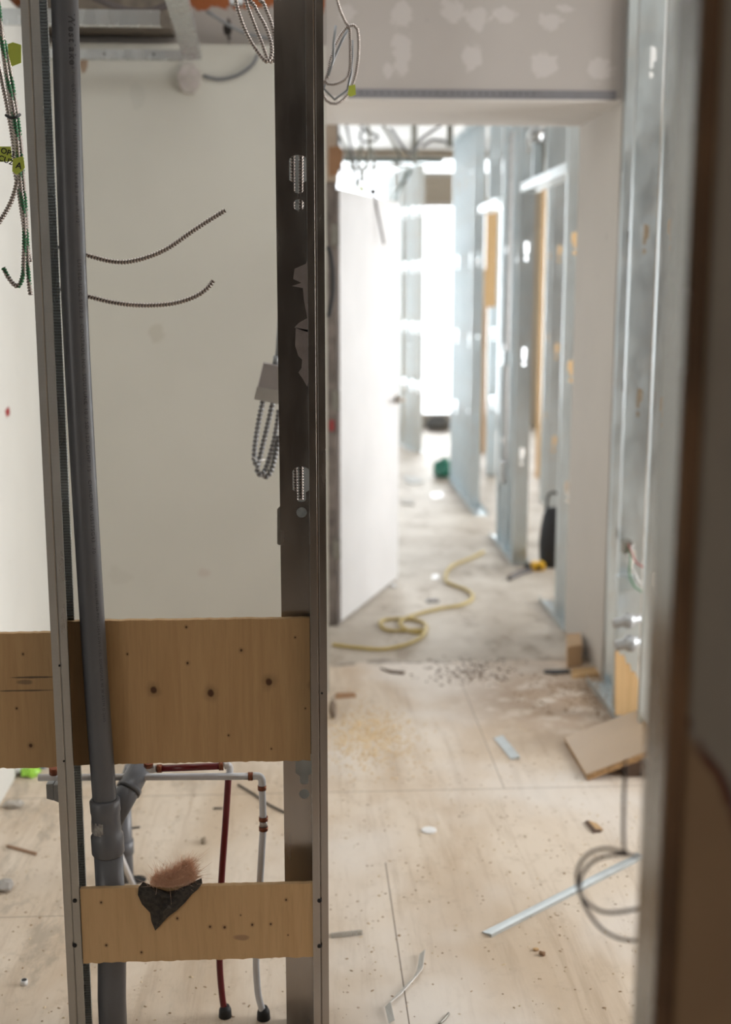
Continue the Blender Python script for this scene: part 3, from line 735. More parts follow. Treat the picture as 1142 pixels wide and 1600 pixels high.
# grey gang box with loops of cable, behind the dark stud
GY = 3.3
gb = empty('gang_box', AT(416, 628, GY), 'grey metal outlet box hanging beside the dark stud with cable tails below', 'box')
bm_ = MB(); bm_.prism([AT(411, 567, GY), AT(440, 572, GY), (AT(436, 630, GY)), AT(398, 622, GY)], (.0, .045, 0))
bm_.build('box', simple('zinc_box', (.38, .35, .34), .45, .6, bump=.1), gb, bevel=.002)
bm_ = MB(); bm_.prism([AT(401, 604, GY-.004), AT(437, 611, GY-.004), AT(437, 632, GY-.004), AT(397, 624, GY-.004)], (0, .004, 0)); bm_.build('cover_lip', simple('zinc_lip', (.45, .43, .40), .45, .5), gb)
MB().tube([AT(430, 570, GY+.02), AT(432, 556, GY+.02)], .008, 12).build('connector', 'armor_grey', gb)
for i, px in enumerate(([(411, 626), (404, 660), (398, 700), (398, 722), (405, 728)], [(427, 626), (418, 665), (406, 715), (402, 735), (407, 742), (414, 735)], [(436, 640), (430, 680), (418, 725), (411, 742), (416, 745), (424, 735), (432, 705), (437, 680)])):
    c = MB(); armored(c, [AT(x, y, GY+.02+.012*i) for x, y in px], .0085, .012)
    c.build('cable_tail', ['armor_grey', 'armor_green', 'groove'], gb)
MB().tube([AT(396, 715, GY), AT(404, 720, GY-.01), AT(414, 718, GY)], .0015, 6).build('tie_wire', 'white_plastic', gb)
MB().tube([AT(433, 560, GY+.02), AT(437, 500, GY+.02), AT(450, 380, GY+.04), AT(455, 200, GY+.05), Vector((-.03, GY+.05, 2.8))], .006, 10).build('flexible_cable', 'armor_grey', label='grey cable rising behind the dark stud to the outlet box', cat='cable')

# octagonal ceiling box plastered on the wall
ob_c = AT(295, 122, BY-.018); obx = empty('junction_box', ob_c, 'octagonal plaster splashed junction box on the cream wall below the ceiling channel', 'box')
mo = simple('plastered_box', (.44, .40, .37), .8, var=.15, sc=30)
oc = [ob_c + Vector((.048*math.cos(R(22.5+45*i)), 0, .060*math.sin(R(22.5+45*i)))) for i in range(8)]
MB().prism(oc, (0, .0175, 0)).build('box', mo, obx, bevel=.002)
for dx, dz in ((-.02, .022), (.02, .022), (-.02, -.022), (.02, -.022)):
    c = ob_c + Vector((dx, -.001, dz)); MB().tube([c, c+Vector((0, .004, 0))], .014, 18).build('knockout_disc', simple('knockout', (.45, .40, .385), .7), obx)
MB().tube(smooth([AT(318, 118, BY-.012), AT(340, 124, BY-.012), AT(370, 118, BY-.012), AT(395, 100, BY-.012), AT(402, 85, BY-.012)], .02), .006, 10).build('flexible_cable', 'pvc', label='thin grey cable looping right from the octagonal box on the cream wall', cat='cable')

# ceiling framing over the small room
def channel(name, x0, x1, Y, z, h, label, d=.035, m='galv', spots=()):
    mb = MB(); mb.box((x0, Y, z), (x1, Y+.0015, z+h)); mb.box((x0, Y+.0017, z), (x1, Y+d, z+.0015)); mb.box((x0, Y+.0017, z+h-.0015), (x1, Y+d, z+h))
    o = mb.build(name, m, label=label, cat='channel')
    for s_ in spots: screw(o, (s_, Y, z+h*.5), .004)
    return o
za = AT(200, 92, 4.85).z; zb = AT(200, 77, 4.85).z
channel('metal_channel', -1.0, AT(285, 80, 4.85).x, 4.85, za, zb-za, 'lowest horizontal metal channel in front of the top of the cream wall', spots=(AT(163, 84, 4.85).x, AT(240, 84, 4.85).x))
za = AT(200, 39, 3.95).z; zb = AT(200, 15, 3.95).z
channel('metal_channel', -1.0, AT(250, 30, 3.95).x, 3.95, za, zb-za, 'upper horizontal metal channel at the top left with a bright lower edge')
dg = MB(); a1 = AT(300, 93, 4.85)
sd = Vector((.075, 0, 0)); dz = Vector((0, 0, .03))
a0 = Vector((a1.x+.02, 3.35, a1.z+.01)); a1b = Vector((a1.x-.035, 4.90, a1.z+.008))
for (p, q) in ((Vector(a0), Vector(a1b)),):
    dg.add([p, p+sd*.9, q+sd*.9, q], [(0, 1, 2, 3)]); dg.add([p, q, q+dz, p+dz], [(0, 1, 2, 3)]); dg.add([p+sd*.9, q+sd*.9, q+sd*.9+dz, p+sd*.9+dz], [(0, 1, 2, 3)])
dgo = dg.build('metal_channel', 'galv', solid=.0012, label='metal channel running from the camera side to the octagonal box at the top left', cat='channel')
MB().box((-.25, 4.75, 2.72), (-.20, 4.80, 3.28)).build('metal_strut', 'galv', label='upright metal strut at the top beside the sloping channel', cat='strut')
MB().tube(smooth([(-1.0, 4.6, 2.85), (-.6, 4.6, 2.66), (-.35, 4.6, 2.74), (.0, 4.7, 3.0)], .04), .012, 10).build('flexible_cable', 'dark_wire', label='dark cable sagging above the ceiling channels at the top left', cat='cable')
MB().tube(smooth([(-.35, 4.98, 2.74), (-.2, 5.03, 2.67), (.02, 5.06, 2.645)], .04), .007, 8).build('flexible_cable', 'armor_grey', label='thin grey cable lying on the top edge of the cream wall', cat='cable')
MB().box((-1.0, 4.90, 2.66), (-.48, 5.08, 2.86)).build('backdrop_panel', simple('dark_backdrop', (.09, .075, .06), .6, c2=(.16, .13, .10)), label='added dark backdrop panel above the ceiling framing at the top left', cat='backdrop_panel')  # made-up panel added as a dark backdrop, the darkness is in its colour

# ================================================================== RIGHT STUD WALL (near, beside the jamb)
RX = 1.235
s = cstud(3.28, fl=.034, sy=1, at=(RX, 4.62, 0), holes=tuple(z*1.0+dz_ for z, dz_ in ((2.52, .01), (1.90, 0), (1.29, 0), (.66, 0))))
s.build('metal_stud', 'galv_far', solid=.001, label='bright metal stud with keyholes standing right of the opening jamb', cat='stud')
s = cstud(3.28, fl=.034, sy=1, at=(1.315, 5.085, 0), holes=(1.9, 1.29, .66))
s.build('metal_stud', 'galv_far', solid=.001, label='metal stud tight against the front of the opening jamb', cat='stud')
s = cstud(3.28, fl=.034, sy=1, at=(1.235, 4.25, 0), holes=(1.9, 1.29, .66))
s.build('metal_stud', 'galv_far', solid=.001, label='metal stud right of the keyhole stud, half behind the blurred near wall', cat='stud')
tr = MB(); tr.box((RX-.003, 4.0, 0), (RX+.098, 5.08, .0015)); tr.box((RX-.003, 4.0, .0017), (RX-.0015, 5.08, .03)); tr.box((RX+.0965, 4.0, .0017), (RX+.098, 5.08, .03))
tr.build('floor_track', 'galv_far', label='metal floor track under the studs right of the jamb', cat='track')
# broken plywood piece at its foot
q = [FL(963, 1110), FL(998, 1118)]; Yp = 4.56
pp = [AT(962, 1118, Yp), AT(962, 1010, Yp), AT(967, 1020, Yp), AT(970, 1026, Yp), AT(975, 1024, Yp), AT(980, 1040, Yp), AT(984, 1038, Yp), AT(987, 1052, Yp), AT(992, 1050, Yp), AT(1000, 1068, Yp), AT(1000, 1118, Yp)]
for i in (0, -1): pp[i].z = 0.035
MB().prism(pp, (0, .014, 0)).build('plywood_offcut', 'ply_orange', label='upright plywood offcut with a splintered top at the foot of the keyhole stud', cat='board')
# leaning chipboard
A = Vector((.987, 4.37, .0)); B = Vector((.987, 4.00, .0)); tl = R(21); L = .62; u = Vector((math.cos(tl), 0, math.sin(tl))); nrm = Vector((-math.sin(tl), 0, math.cos(tl)))
th = .018
lbm = MB(); L0 = A; 
c0 = [B, B+u*.30, A+u*.30, A]
lbm.prism([p for p in c0], nrm*th)
lo = lbm.build('cabinet_board', 'board_edge', label='beige cabinet board lying tilted on the floor at the foot of the right wall', cat='board', bevel=.002)
MB().prism([p+nrm*(th+.0003) for p in (B+u*.004+Vector((0, .012, 0)), B+u*.299+Vector((0, .012, 0)), A+u*.299, A+u*.004)], nrm*.0008).build('laminate_face', 'board_face', lo, label='smooth beige laminate face')
MB().box((1.13, 4.03, 0), (1.19, 4.3, .052)).build('wood_block', 'chip_dark', label='dark block propping up the tilted cabinet board', cat='block')
# wires and fittings in that bay
def wire(name, px, Y, m, label, r=.003):
    return MB().tube(smooth([AT(x, y, Y) for x, y in px], .01), r, 8).build(name, m, label=label, cat='wire')
WYr = 4.50
wire('wire', [(980, 850), (985, 872), (983, 895), (990, 915), (1003, 925)], WYr, simple('green_wire', (.05, .25, .12), .4), 'green wire curling out of the stud bay at right')
wire('wire', [(981, 850), (988, 868), (995, 880), (1005, 886)], WYr-.02, simple('red_wire', (.35, .04, .05), .4), 'red wire in the right stud bay')
wire('wire', [(978, 870), (984, 862), (990, 850), (986, 878), (996, 905), (1004, 915)], WYr+.02, 'white_plastic', 'white wire in the right stud bay')
bxm = MB(); a = AT(977, 858, WYr+.03); bxm.box((a.x-.005, a.y, a.z-.02), (a.x+.028, a.y+.05, a.z+.03)); bxm.build('cable_clamp', 'nail_plate', label='dark metal cable clamp above the wires in the right stud bay', cat='clamp')
bxm = MB(); a = AT(968, 915, WYr+.03); bxm.box((a.x-.005, a.y, a.z-.03), (a.x+.07, a.y+.05, a.z+.035)); bxm.build('outlet_box', 'galv_far', label='metal outlet box in the right stud bay below the wires', cat='box', bevel=.003)
for (x, y, r, lb_) in ((982, 970, .030, 'upper'), (985, 1005, .034, 'lower')):
    c = AT(x, y, WYr); mb = MB(); bm = bmesh.new(); bmesh.ops.create_uvsphere(bm, u_segments=20, v_segments=12, radius=r)
    mb.add([c+q.co for q in bm.verts], [[q.index for q in f.verts] for f in bm.faces], sm=True); bm.free(); mb.tube([c+Vector((-.06, 0, -.01)), c+Vector((.06, 0, .01))], r*.6, 16)
    mb.build('pipe_fitting', simple('fitting_'+lb_, (.5, .52, .54), .35, .5), label=lb_+' rounded grey pipe fitting in the right stud bay', cat='pipe fitting')

# coil on the near right wall
KY = 1.32
def loose(name, px, Y, label, r=.0022, m='dark_wire'):
    return MB().tube(smooth([AT(x, y, Y) for x, y in px], .004), r, 10).build(name, m, label=label, cat='wire')
loose('wire', [(978, 1190), (975, 1240), (974, 1300), (976, 1330), (985, 1336), (968, 1330), (945, 1326), (920, 1334), (904, 1355), (902, 1380), (912, 1405), (940, 1424), (975, 1424), (1010, 1412), (1040, 1370), (1010, 1345)], KY, 'blurred dark wire hanging by the near wall and curling into a loop')
loose('wire', [(995, 1337), (960, 1336), (928, 1345), (908, 1370), (908, 1400), (922, 1430), (945, 1455), (975, 1468), (1010, 1466), (1040, 1440), (1035, 1400)], KY+.02, 'second blurred dark wire loop, the lower one, by the near wall')

# ================================================================== CORRIDOR RIGHT STUDS
CX = 1.30; H2 = 2.91
proto = cstud(H2, web=.092, fl=.034, sy=1, holes=(.70, 1.31, 1.935, 2.56), at=(CX, 6.08, 0)).build('metal_stud', 'galv_far', solid=.001)
tag(proto, None, 'stud', 'studs of the corridor wall')
cs = [(6.08, 'corridor stud nearest the opening jamb, with warm plywood glimpsed through its keyholes'), (7.02, 'corridor stud at the near side of the black bag'),
      (7.40, 'corridor stud left of the doorway with the yellow tool'), (7.72, 'corridor stud just behind the thin upright conduit'), (8.02, 'corridor stud at the left of the conduit'),
      (9.45, 'corridor stud left of the plywood panel'), (9.80, 'third stud from the far end of the corridor wall'), (10.20, 'second stud from the far end of the corridor wall'), (10.62, 'last stud at the far end of the corridor wall, dark edged against the window')]
for i, (y, lb_) in enumerate(cs):
    if y == 7.02: continue
    o = proto if i == 0 else copy_tree(proto)
    o.location.y = y + (proto.location.y - 6.08 if i else 0) if i else proto.location.y
    o['label'] = lb_
def trackpiece(a, b, label, name='metal_track', m='galv_far'):
    mb = MB(); (x0, y0, z0), (x1, y1, z1) = a, b
    mb.box((x0, y0, z0), (x1, y1, z0+.0015)); mb.box((x0, y0, z0+.0017), (x0+.0015, y1, z1)); mb.box((x1-.0015, y0, z0+.0017), (x1, y1, z1))
    return mb.build(name, m, label=label, cat='track')
trackpiece((CX-.004, 5.90, 0.0), (CX+.1, 6.50, .03), 'floor track at the foot of the nearest corridor stud')
trackpiece((CX-.004, 7.38, 0.0), (CX+.1, 8.30, .03), 'floor track under the conduit of the corridor wall')
trackpiece((CX-.004, 9.05, 0.0), (CX+.1, 10.66, .03), 'floor track under the far corridor studs')
trackpiece((CX-.004, 5.90, H2), (CX+.1, 10.68, H2+.03), 'long top track over the corridor studs')
trackpiece((CX-.002, 6.12, 2.25), (CX+.096, 7.40, 2.30), 'metal header over the nearer corridor doorway')
trackpiece((CX-.002, 8.24, 2.23), (CX+.096, 9.10, 2.28), 'metal header over the farther corridor doorway')
for y, lb_ in ((6.6, 'nearer short stud above the near doorway header'), (7.0, 'farther short stud above the near doorway header'), (8.65, 'short stud above the far doorway header')):
    cstud(.60, at=(CX, y, 2.305), holes=(.3,)).build('cripple_stud', 'galv_far', solid=.001, label=lb_, cat='stud')
# studs of the room beyond
for i, (x, y, lb_) in enumerate(((1.75, 10.4, 'metal stud in the side room seen beside the plywood sheet'), (1.98, 10.2, 'teal shaded metal stud between the two bright plywood strips'), (1.62, 8.0, 'metal stud standing in the side room behind the near doorway'),
                                  (1.68, 11.03, 'far metal stud in the side room'), (2.35, 10.96, 'metal stud at the right of the side room plywood'), (1.62, 11.6, 'metal stud far behind the corridor wall'))):
    if i == 1: x, y = AT(848, 600, 9.6).x, 9.6
    cstud(2.9, at=(x, y, 0), holes=(.7, 1.31, 1.935)).build('metal_stud', 'galv_far', solid=.001, label=lb_, cat='stud')
a = AT(757, 480, 11.0); b = AT(778, 325, 11.0)
MB().box((a.x, 11.0, a.z), (b.x, 11.015, b.z)).build('plywood_sheet', 'ply_orange', label='short orange plywood panel seen high between the corridor studs', cat='board')
a = AT(836, 760, 10.9); b = AT(905, 283, 10.9)
MB().box((a.x, 10.9, max(0, a.z)), (b.x, 10.915, b.z)).build('plywood_sheet', 'ply_orange', label='tall warm plywood sheet seen through the near corridor doorway', cat='board')
a = AT(748, 760, 12.6); b = AT(758, 560, 12.6)
MB().box((a.x, 12.6, 0), (b.x+.02, 12.615, b.z+.9)).build('plywood_sheet', 'ply_orange', label='narrow far plywood strip low between the corridor studs', cat='board')
# conduit with box on the corridor wall
cz = AX(799, 240, CX-.02); cb_ = AX(795, 760, CX-.02)
co = empty('conduit', (CX-.02, 7.62, .45), 'thin white upright conduit on the corridor studs with a small box midway', 'conduit')
MB().tube([(CX-.02, 7.62, .6), (CX-.02, 7.62, 2.62)], .014, 16).build('pipe', 'white_plastic', co)
MB().box((CX-.05, 7.58, 1.22), (CX-.004, 7.67, 1.31)).build('bracket', 'galv_far', co, bevel=.003)
MB().box((CX-.045, 7.58, .48), (CX-.004, 7.66, .62)).build('end_box', 'galv', co, bevel=.003)
# clamp up high
a = AT(836, 210, 7.0); jb = MB().tube([AT(828, 208, 6.9), AT(846, 212, 6.9)], .045, 20); jb.box(tuple(AT(838, 222, 6.9)), tuple(AT(852, 200, 6.9)+Vector((0, .03, 0))))
jb.build('duct_clamp', 'galv', label='dark round metal clamp at the top of the corridor wall', cat='clamp')
MB().tube([AT(851, 222, 6.95), AT(850, 285, 6.95)], .008, 8).build('hanger_rod', 'strap', label='thin dark rod below the clamp at the top of the corridor wall', cat='rod')

# ================================================================== DOOR
D0 = Vector((.191, 6.076, 0)); D1 = Vector((.560, 7.039, 0)); dv = (D1-D0).normalized(); dn = Vector((-dv.y, dv.x, 0))
door = bpy.data.objects.new('door_1', None); COL.objects.link(door); door.location = D0; door['kind'] = 'structure'
z0, z1 = .012, 2.165
MB().prism([D0+Vector((0, 0, z0)), D1+Vector((0, 0, z0)), D1+Vector((0, 0, z1)), D0+Vector((0, 0, z1))], dn*.042).build('door_leaf', 'door', door, bevel=.002)
hp = D1 - dv*.06 + Vector((0, 0, 1.07)); hm = MB().tube([hp, hp-dn*.012], .027, 20).tube([hp-dn*.01, hp-dn*.05], .010, 12).tube(smooth([hp-dn*.05, hp-dn*.055-dv*.03, hp-dn*.052-dv*.11], .01), .009, 12)
hm.build('door_handle', simple('satin_handle', (.45, .40, .35), .3, .9), door)
ht = AT(588, 302, 6.70); hm = MB().tube([AT(581, 298, 6.6), AT(586, 312, 6.6), AT(600, 382, 6.62)], .006, 8); hm.box(tuple(AT(578, 302, 6.6)), tuple(AT(588, 295, 6.6)+Vector((0, .03, 0))))
hm.build('wire', 'dark_wire', label='dark wire drooping over the top of the white door', cat='wire')
dfm = MB(); dfm.box((.108, 6.04, 0), (.175, 6.17, 2.19)); struct('trim_3', dfm, 'frame_paint')
for z in (.35, 1.1, 1.9):
    MB().box((.150, 6.030, z), (.187, 6.039, z+.10)).build('hinge', 'nail_plate', door)
MB().box((.133, 6.036, 1.0), (.160, 6.0395, 1.055)).build('red_sticker', simple('red_sticker', (.35, .05, .05), .5), label='small red sticker on the grey door frame', cat='sticker')
MB().prism([AT(514, 229, 5.95), AT(530, 228, 5.95), AT(536, 236, 5.95), (AT(535, 252, 5.95)), AT(528, 273, 5.95), AT(514, 275, 5.95)], (0, .04, 0)).build('wood_offcut', simple('brown_wood', (.36, .20, .11), .8), label='brown chunk of wood above the door frame at the left of the opening', cat='wood')
struct('trim_4', MB().box((.108, 6.05, 2.195), (.18, 6.16, 3.3)), simple('pale_post', (.62, .52, .42), .8))
# dark hose arc left of the door frame
loose('hose', [(512, 385), (517, 400), (520, 435), (519, 465), (513, 495)], 4.9, 'dark hose bowing out beside the left edge of the opening', r=.009, m='black_rubber')

# ================================================================== FAR LEFT PARTITION
p_near = FL(660, 705); p_far = FL(626, 700)
dirp = Vector((p_far.x-p_near.x, 1.15, 0))
for i, (t_, lb_) in enumerate(((0, 'nearest'), (.22, 'second'), (.5, 'third'), (.8, 'fourth'), (1.05, 'farthest'))):
    b = Vector((p_near.x-.09, p_near.y, 0)) + dirp*t_
    cstud(2.93, at=b, holes=(.7, 1.31, 1.935, 2.5), rot=R(15)).build('metal_stud', 'galv_far', solid=.001, label=lb_+' metal stud of the far partition beyond the white door, counted from the camera', cat='stud', group='studs of the far partition')
tp = MB(); tp.prism([Vector((p_near.x-.10, p_near.y-.03, 0)), Vector((p_near.x+.02, p_near.y-.03, 0)), Vector((p_near.x+.02, p_near.y-.03, 0))+dirp*1.08, Vector((p_near.x-.10, p_near.y-.03, 0))+dirp*1.08], (0, 0, .003))
tt = tp.build('floor_track', 'galv_far', label='floor track under the far partition', cat='track')
tp = MB(); tp.prism([Vector((p_near.x-.10, p_near.y-.03, 2.935)), Vector((p_near.x+.02, p_near.y-.03, 2.935)), Vector((p_near.x+.02, p_near.y-.03, 2.935))+dirp*1.08, Vector((p_near.x-.10, p_near.y-.03, 2.935))+dirp*1.08], (0, 0, .035))
tp.build('top_track', 'galv_far', label='top track over the far partition', cat='track')
MB().tube([AT(615, 312, 13.2), AT(640, 265, 12.7)], .02, 8).build('brace', 'rust_pipe', label='dark sloping brace beside the top of the far partition', cat='brace')

# ================================================================== OVERHEAD THINGS IN THE CORRIDOR
OY = 9.5
MB().box(tuple(AT(536, 253, OY)), tuple(AT(692, 248, OY)+Vector((0, .04, 0)))).build('ceiling_channel', 'rust_pipe', label='dark teal horizontal channel hanging under the corridor ceiling', cat='channel')
MB().tube([AT(540, 262, OY+.6), AT(640, 260, OY+.6)], .012, 8).build('ceiling_pipe', 'strap', label='thin pale pipe just below the dark ceiling channel', cat='pipe')
a = AT(642, 255, OY-.02); b = AT(652, 204, OY-.02)
MB().box((a.x, OY-.03, a.z), (b.x, OY-.022, 3.29)).build('hanger_strap', 'strap', label='grey vertical hanger strap below the corridor ceiling', cat='strap')
a = AT(698, 230, 8.2); b = AT(708, 196, 8.2)
MB().box((a.x, 8.2, a.z), (b.x, 8.21, 3.29)).build('hanger_strap', 'strap', label='hanger strap in front of the top of the corridor stud wall', cat='strap')
random.seed(3)
bun = [[(590, 180), (604, 205), (620, 232), (630, 255)], [(540, 190), (548, 230), (556, 280), (556, 296)], [(575, 195), (578, 235), (570, 265), (558, 290)], [(560, 190), (572, 205), (592, 214), (578, 222), (562, 218), (566, 204)],
       [(520, 200), (532, 215), (548, 250), (553, 272)], [(610, 200), (640, 240), (660, 215), (690, 196)], [(580, 230), (585, 262), (577, 290)], [(528, 195), (529, 230), (534, 270)], [(565, 225), (560, 262), (572, 285)], [(660, 230), (675, 218), (700, 222)]]
nm = ['arching over the hanger strap', 'hanging straight left of the bundle', 'bowing through the middle of the bundle', 'ringed at its top', 'slanting down at the far left', 'swagging right towards the stud wall', 'forming the right edge of the bundle', 'near the brown wood chunk', 'crossing below the ring', 'by the second strap']
for i, px in enumerate(bun):
    pts_ = smooth([AT(x, y, 7.6+.35*math.sin(i*2.1)) for x, y in px], .05)
    MB().tube(pts_, .009, 8).build('ceiling_cable', ['strap', 'armor_grey', 'dark_wire'][i % 2], label='blurred grey cable above the white door, '+nm[i], cat='cable')
tape('marking_tape', [(561, 290), (568, 289), (569, 300), (562, 301)], 7.4, 'yellow_tape', 'tiny yellow tape on the cable bundle above the white door')

# ================================================================== FLOOR ITEMS
random.seed(11)
def flat(name, px, h, m, label, cat, z=0, bevel=0, group=None, kind=None):
    return MB().prism([FL(x, y, z) for x, y in px], (0, 0, h)).build(name, m, label=label, cat=cat, bevel=bevel, group=group, kind=kind)
# short and long metal strips (folded angles)
def strip(pa, pb, wd, h, label, m='galv_far', name='metal_strip'):
    a, b = FL(*pa), FL(*pb); d = (b-a).normalized(); s_ = Vector((-d.y, d.x, 0))*wd
    prof = [(0, .0), (.0, h), (.5, h*.55), (1, h*.25), (1, .0005)]
    mb = MB(); vs = [a+s_*u_+Vector((0, 0, z_)) for u_, z_ in prof]+[b+s_*u_+Vector((0, 0, z_)) for u_, z_ in prof]; n = len(prof)
    mb.add(vs, [(i, i+1, n+i+1, n+i) for i in range(n-1)]+[(0, n, n+n-1, n-1)]+[tuple(range(n))[::-1], tuple(range(n, 2*n))])
    return mb.build(name, m, label=label, cat='metal strip')
strip((812, 1186), (785, 1153), .034, .012, 'short grey metal strip on the floor in the middle of the passage', m='strip')
strip((768, 1465), (1010, 1340), .034, .010, 'long thin metal strip lying diagonally on the floor at right', m='strip')
strip((518, 1466), (566, 1461), .022, .014, 'small dark edged metal channel piece on the floor just right of the middle stud', m='galv')
# bent clear plastic band
pth = [(612, 1600), (606, 1575), (622, 1558), (648, 1532), (656, 1518), (660, 1492)]
pv = [FL(x, y) for x, y in pth]; mb = MB(); n = len(pv); top = []; lowv = []
for i, p in enumerate(pv):
    d = (pv[min(i+1, n-1)]-pv[max(i-1, 0)]).normalized(); s_ = Vector((d.y, -d.x, 0))*.007
    top.append(p+s_+Vector((0, 0, .010+.006*(i % 2)))); lowv.append(p-s_+Vector((0, 0, .002)))
mb.add(top+lowv, [(i, i+1, n+i+1, n+i) for i in range(n-1)])
mb.build('packing_strap', simple('clear_strap', (.62, .62, .60), .25, bump=0), solid=.0012, label='kinked pale packing strap on the floor at the bottom centre', cat='strap')
# white disc
c = FL(670, 1298); MB().tube([c, c+Vector((0, 0, .004)), c+Vector((0, 0, .0048))], [.024, .024, .022], 28).build('plastic_disc', 'white_plastic', label='round white plastic disc on the floor in the middle of the passage', cat='disc')
# white ring at left
c = FL(38, 1538); t_ = empty('white_ring_cap', c, 'small white pipe cap with a dark opening on the floor at lower left', 'cap')
MB().tube([c, c+Vector((0, 0, .012))], .0088, 20).build('ring', 'white_plastic', t_); MB().tube([c+Vector((0, 0, .0122)), c+Vector((0, 0, .0128))], .0068, 18).build('opening', 'ink', t_)
def rock(px, r, m, name, label, cat='debris', sq=(1, 1, .6), seed=None):
    c = FL(*px) + Vector((0, 0, r*sq[2]*.8)); mb = MB(); bm = bmesh.new(); bmesh.ops.create_icosphere(bm, subdivisions=2, radius=r)
    rs = random.Random(seed if seed is not None else px[0])
    vs = [c+Vector((q.co.x*sq[0], q.co.y*sq[1], q.co.z*sq[2]))*1 + Vector((rs.uniform(-1, 1), rs.uniform(-1, 1), rs.uniform(-1, 1)))*r*.17 for q in bm.verts]
    for v_ in vs: v_.z = max(v_.z, .0005)
    mb.add(vs, [[q.index for q in f.verts] for f in bm.faces]); bm.free(); return mb.build(name, m, label=label, cat=cat)
rock((837, 1485), .008, 'chip', 'wood_crumb', 'small tan wood crumb below the long metal strip'); rock((847, 1492), .009, simple('brown_crumb', (.22, .12, .06), .8), 'wood_crumb', 'darker brown wood crumb beside the tan one below the long strip')
rock((318, 1316), .014, simple('brown_scrap', (.22, .17, .12), .8), 'wood_crumb', 'brown scrap on the floor seen between the pipes', sq=(.6, 1.6, .5))
rock((8, 1390), .022, simple('grey_paper', (.42, .40, .38), .8), 'crumpled_paper', 'crumpled grey paper on the floor at the left edge', sq=(1, 1.2, .8))
rock((20, 1262), .03, simple('grey_rag', (.45, .42, .38), .9), 'crumpled_paper', 'crumpled pale paper by the left wall on the floor', sq=(1.2, .6, .5))
rock((48, 1212), .035, 'lime', 'plastic_wrapper', 'bright lime green wrapper on the floor behind the left board', sq=(1, .8, .5)); rock((20, 1208), .05, simple('clear_bag', (.55, .56, .55), .3), 'plastic_bag', 'crumpled clear plastic bag with blue edge near the lime wrapper', sq=(1.1, .9, .6))
rock((60, 1200), .03, simple('blue_wrap', (.25, .33, .55), .4), 'plastic_wrapper', 'pale blue plastic wrapper behind the lime one', sq=(1, .8, .5))
rock((692, 746), .12, 'green_bag', 'green_bag', 'crumpled green plastic bag at the far end of the stud wall', 'bag', sq=(.9, 1, .8))
rock((614, 918), .02, 'white_plastic', 'plaster_lump', 'small white plaster lump at the foot of the white door')
rock((612, 1006), .0, 'chip', 'x', None) if False else None
flat('wood_chip', [(914, 1286), (918, 1284), (930, 1298), (940, 1299), (938, 1301), (927, 1302)], .006, 'chip_dark', 'dark split wood chip on the floor near the right wall', 'wood')
flat('wood_chip', [(919, 1284), (932, 1288), (942, 1298), (932, 1299)], .005, 'chip', 'pale wood chip beside the dark one near the right wall', 'wood')
flat('wood_block', [(884, 1022), (906, 1020), (909, 1040), (886, 1044)], .10, simple('block', (.58, .40, .24), .75), 'square wooden block standing against the foot of the jamb', 'block', bevel=.003)
flat('wood_offcut', [(893, 1048), (938, 1046), (945, 1056), (893, 1060)], .012, 'chip', 'flat wood offcut on the floor at the foot of the jamb', 'wood')
flat('metal_scrap', [(850, 1049), (888, 1048), (890, 1052), (864, 1054), (850, 1052)], .008, 'black_rubber', 'black metal scrap lying on the floor before the jamb', 'debris')
flat('wood_stick', [(524, 1086), (553, 1085), (556, 1089), (524, 1092)], .010, simple('stick', (.38, .22, .12), .8), 'short brown stick at the left side of the passage', 'stick')
flat('wood_stick', [(594, 1045), (612, 1049), (633, 1051), (630, 1054), (610, 1052)], .006, 'chip_dark', 'thin dark stick lying near the broken floor edge', 'stick')
flat('wood_stick', [(10, 1324), (13, 1322), (58, 1334), (56, 1337)], .005, simple('stick2', (.30, .18, .11), .8), 'thin brown twig on the floor left of the left stud', 'stick')
rock((520, 1122), .03, simple('crust', (.22, .17, .13), .9), 'plaster_lump', 'dark broken lump at the foot of the left wall end', sq=(.5, .8, 1.4))
def lay(name, px, r, m, label, cat='wire', z=None):
    pts_ = smooth([FL(x, y, r if z is None else z) for x, y in px], .01)
    return MB().tube(pts_, r, 8).build(name, m, label=label, cat=cat)
lay('cable_scrap', [(372, 1226), (395, 1240), (420, 1257), (446, 1270)], .0035, 'black_rubber', 'black cable offcut on the floor between the white pipe and the dark stud', 'cable')
lay('cable_scrap', [(195, 1300), (205, 1294), (219, 1292)], .003, 'black_rubber', 'short black wire end curling beside the drain coupling', 'cable')
lay('cable_scrap', [(333, 1263), (348, 1263)], .003, 'black_rubber', 'tiny black wire end left of the red pipe', 'cable')
lay('nail', [(686, 1600), (694, 1592), (701, 1583)], .003, 'nail_plate', 'dark nail on the floor at the bottom edge', 'nail')
# yellow cord in the corridor
cp = [(520, 1007), (560, 1012), (600, 1014), (640, 1005), (662, 992), (660, 984), (630, 985), (604, 984), (594, 974), (604, 968), (640, 967), (664, 975), (662, 988), (640, 986), (625, 972), (650, 960), (690, 950), (720, 945), (738, 934), (730, 922), (700, 910), (696, 898), (706, 884), (735, 872), (755, 862)]
lay('extension_cord', cp, .009, 'yellow_cord', 'yellow extension cord coiled loosely on the corridor floor', 'cord')
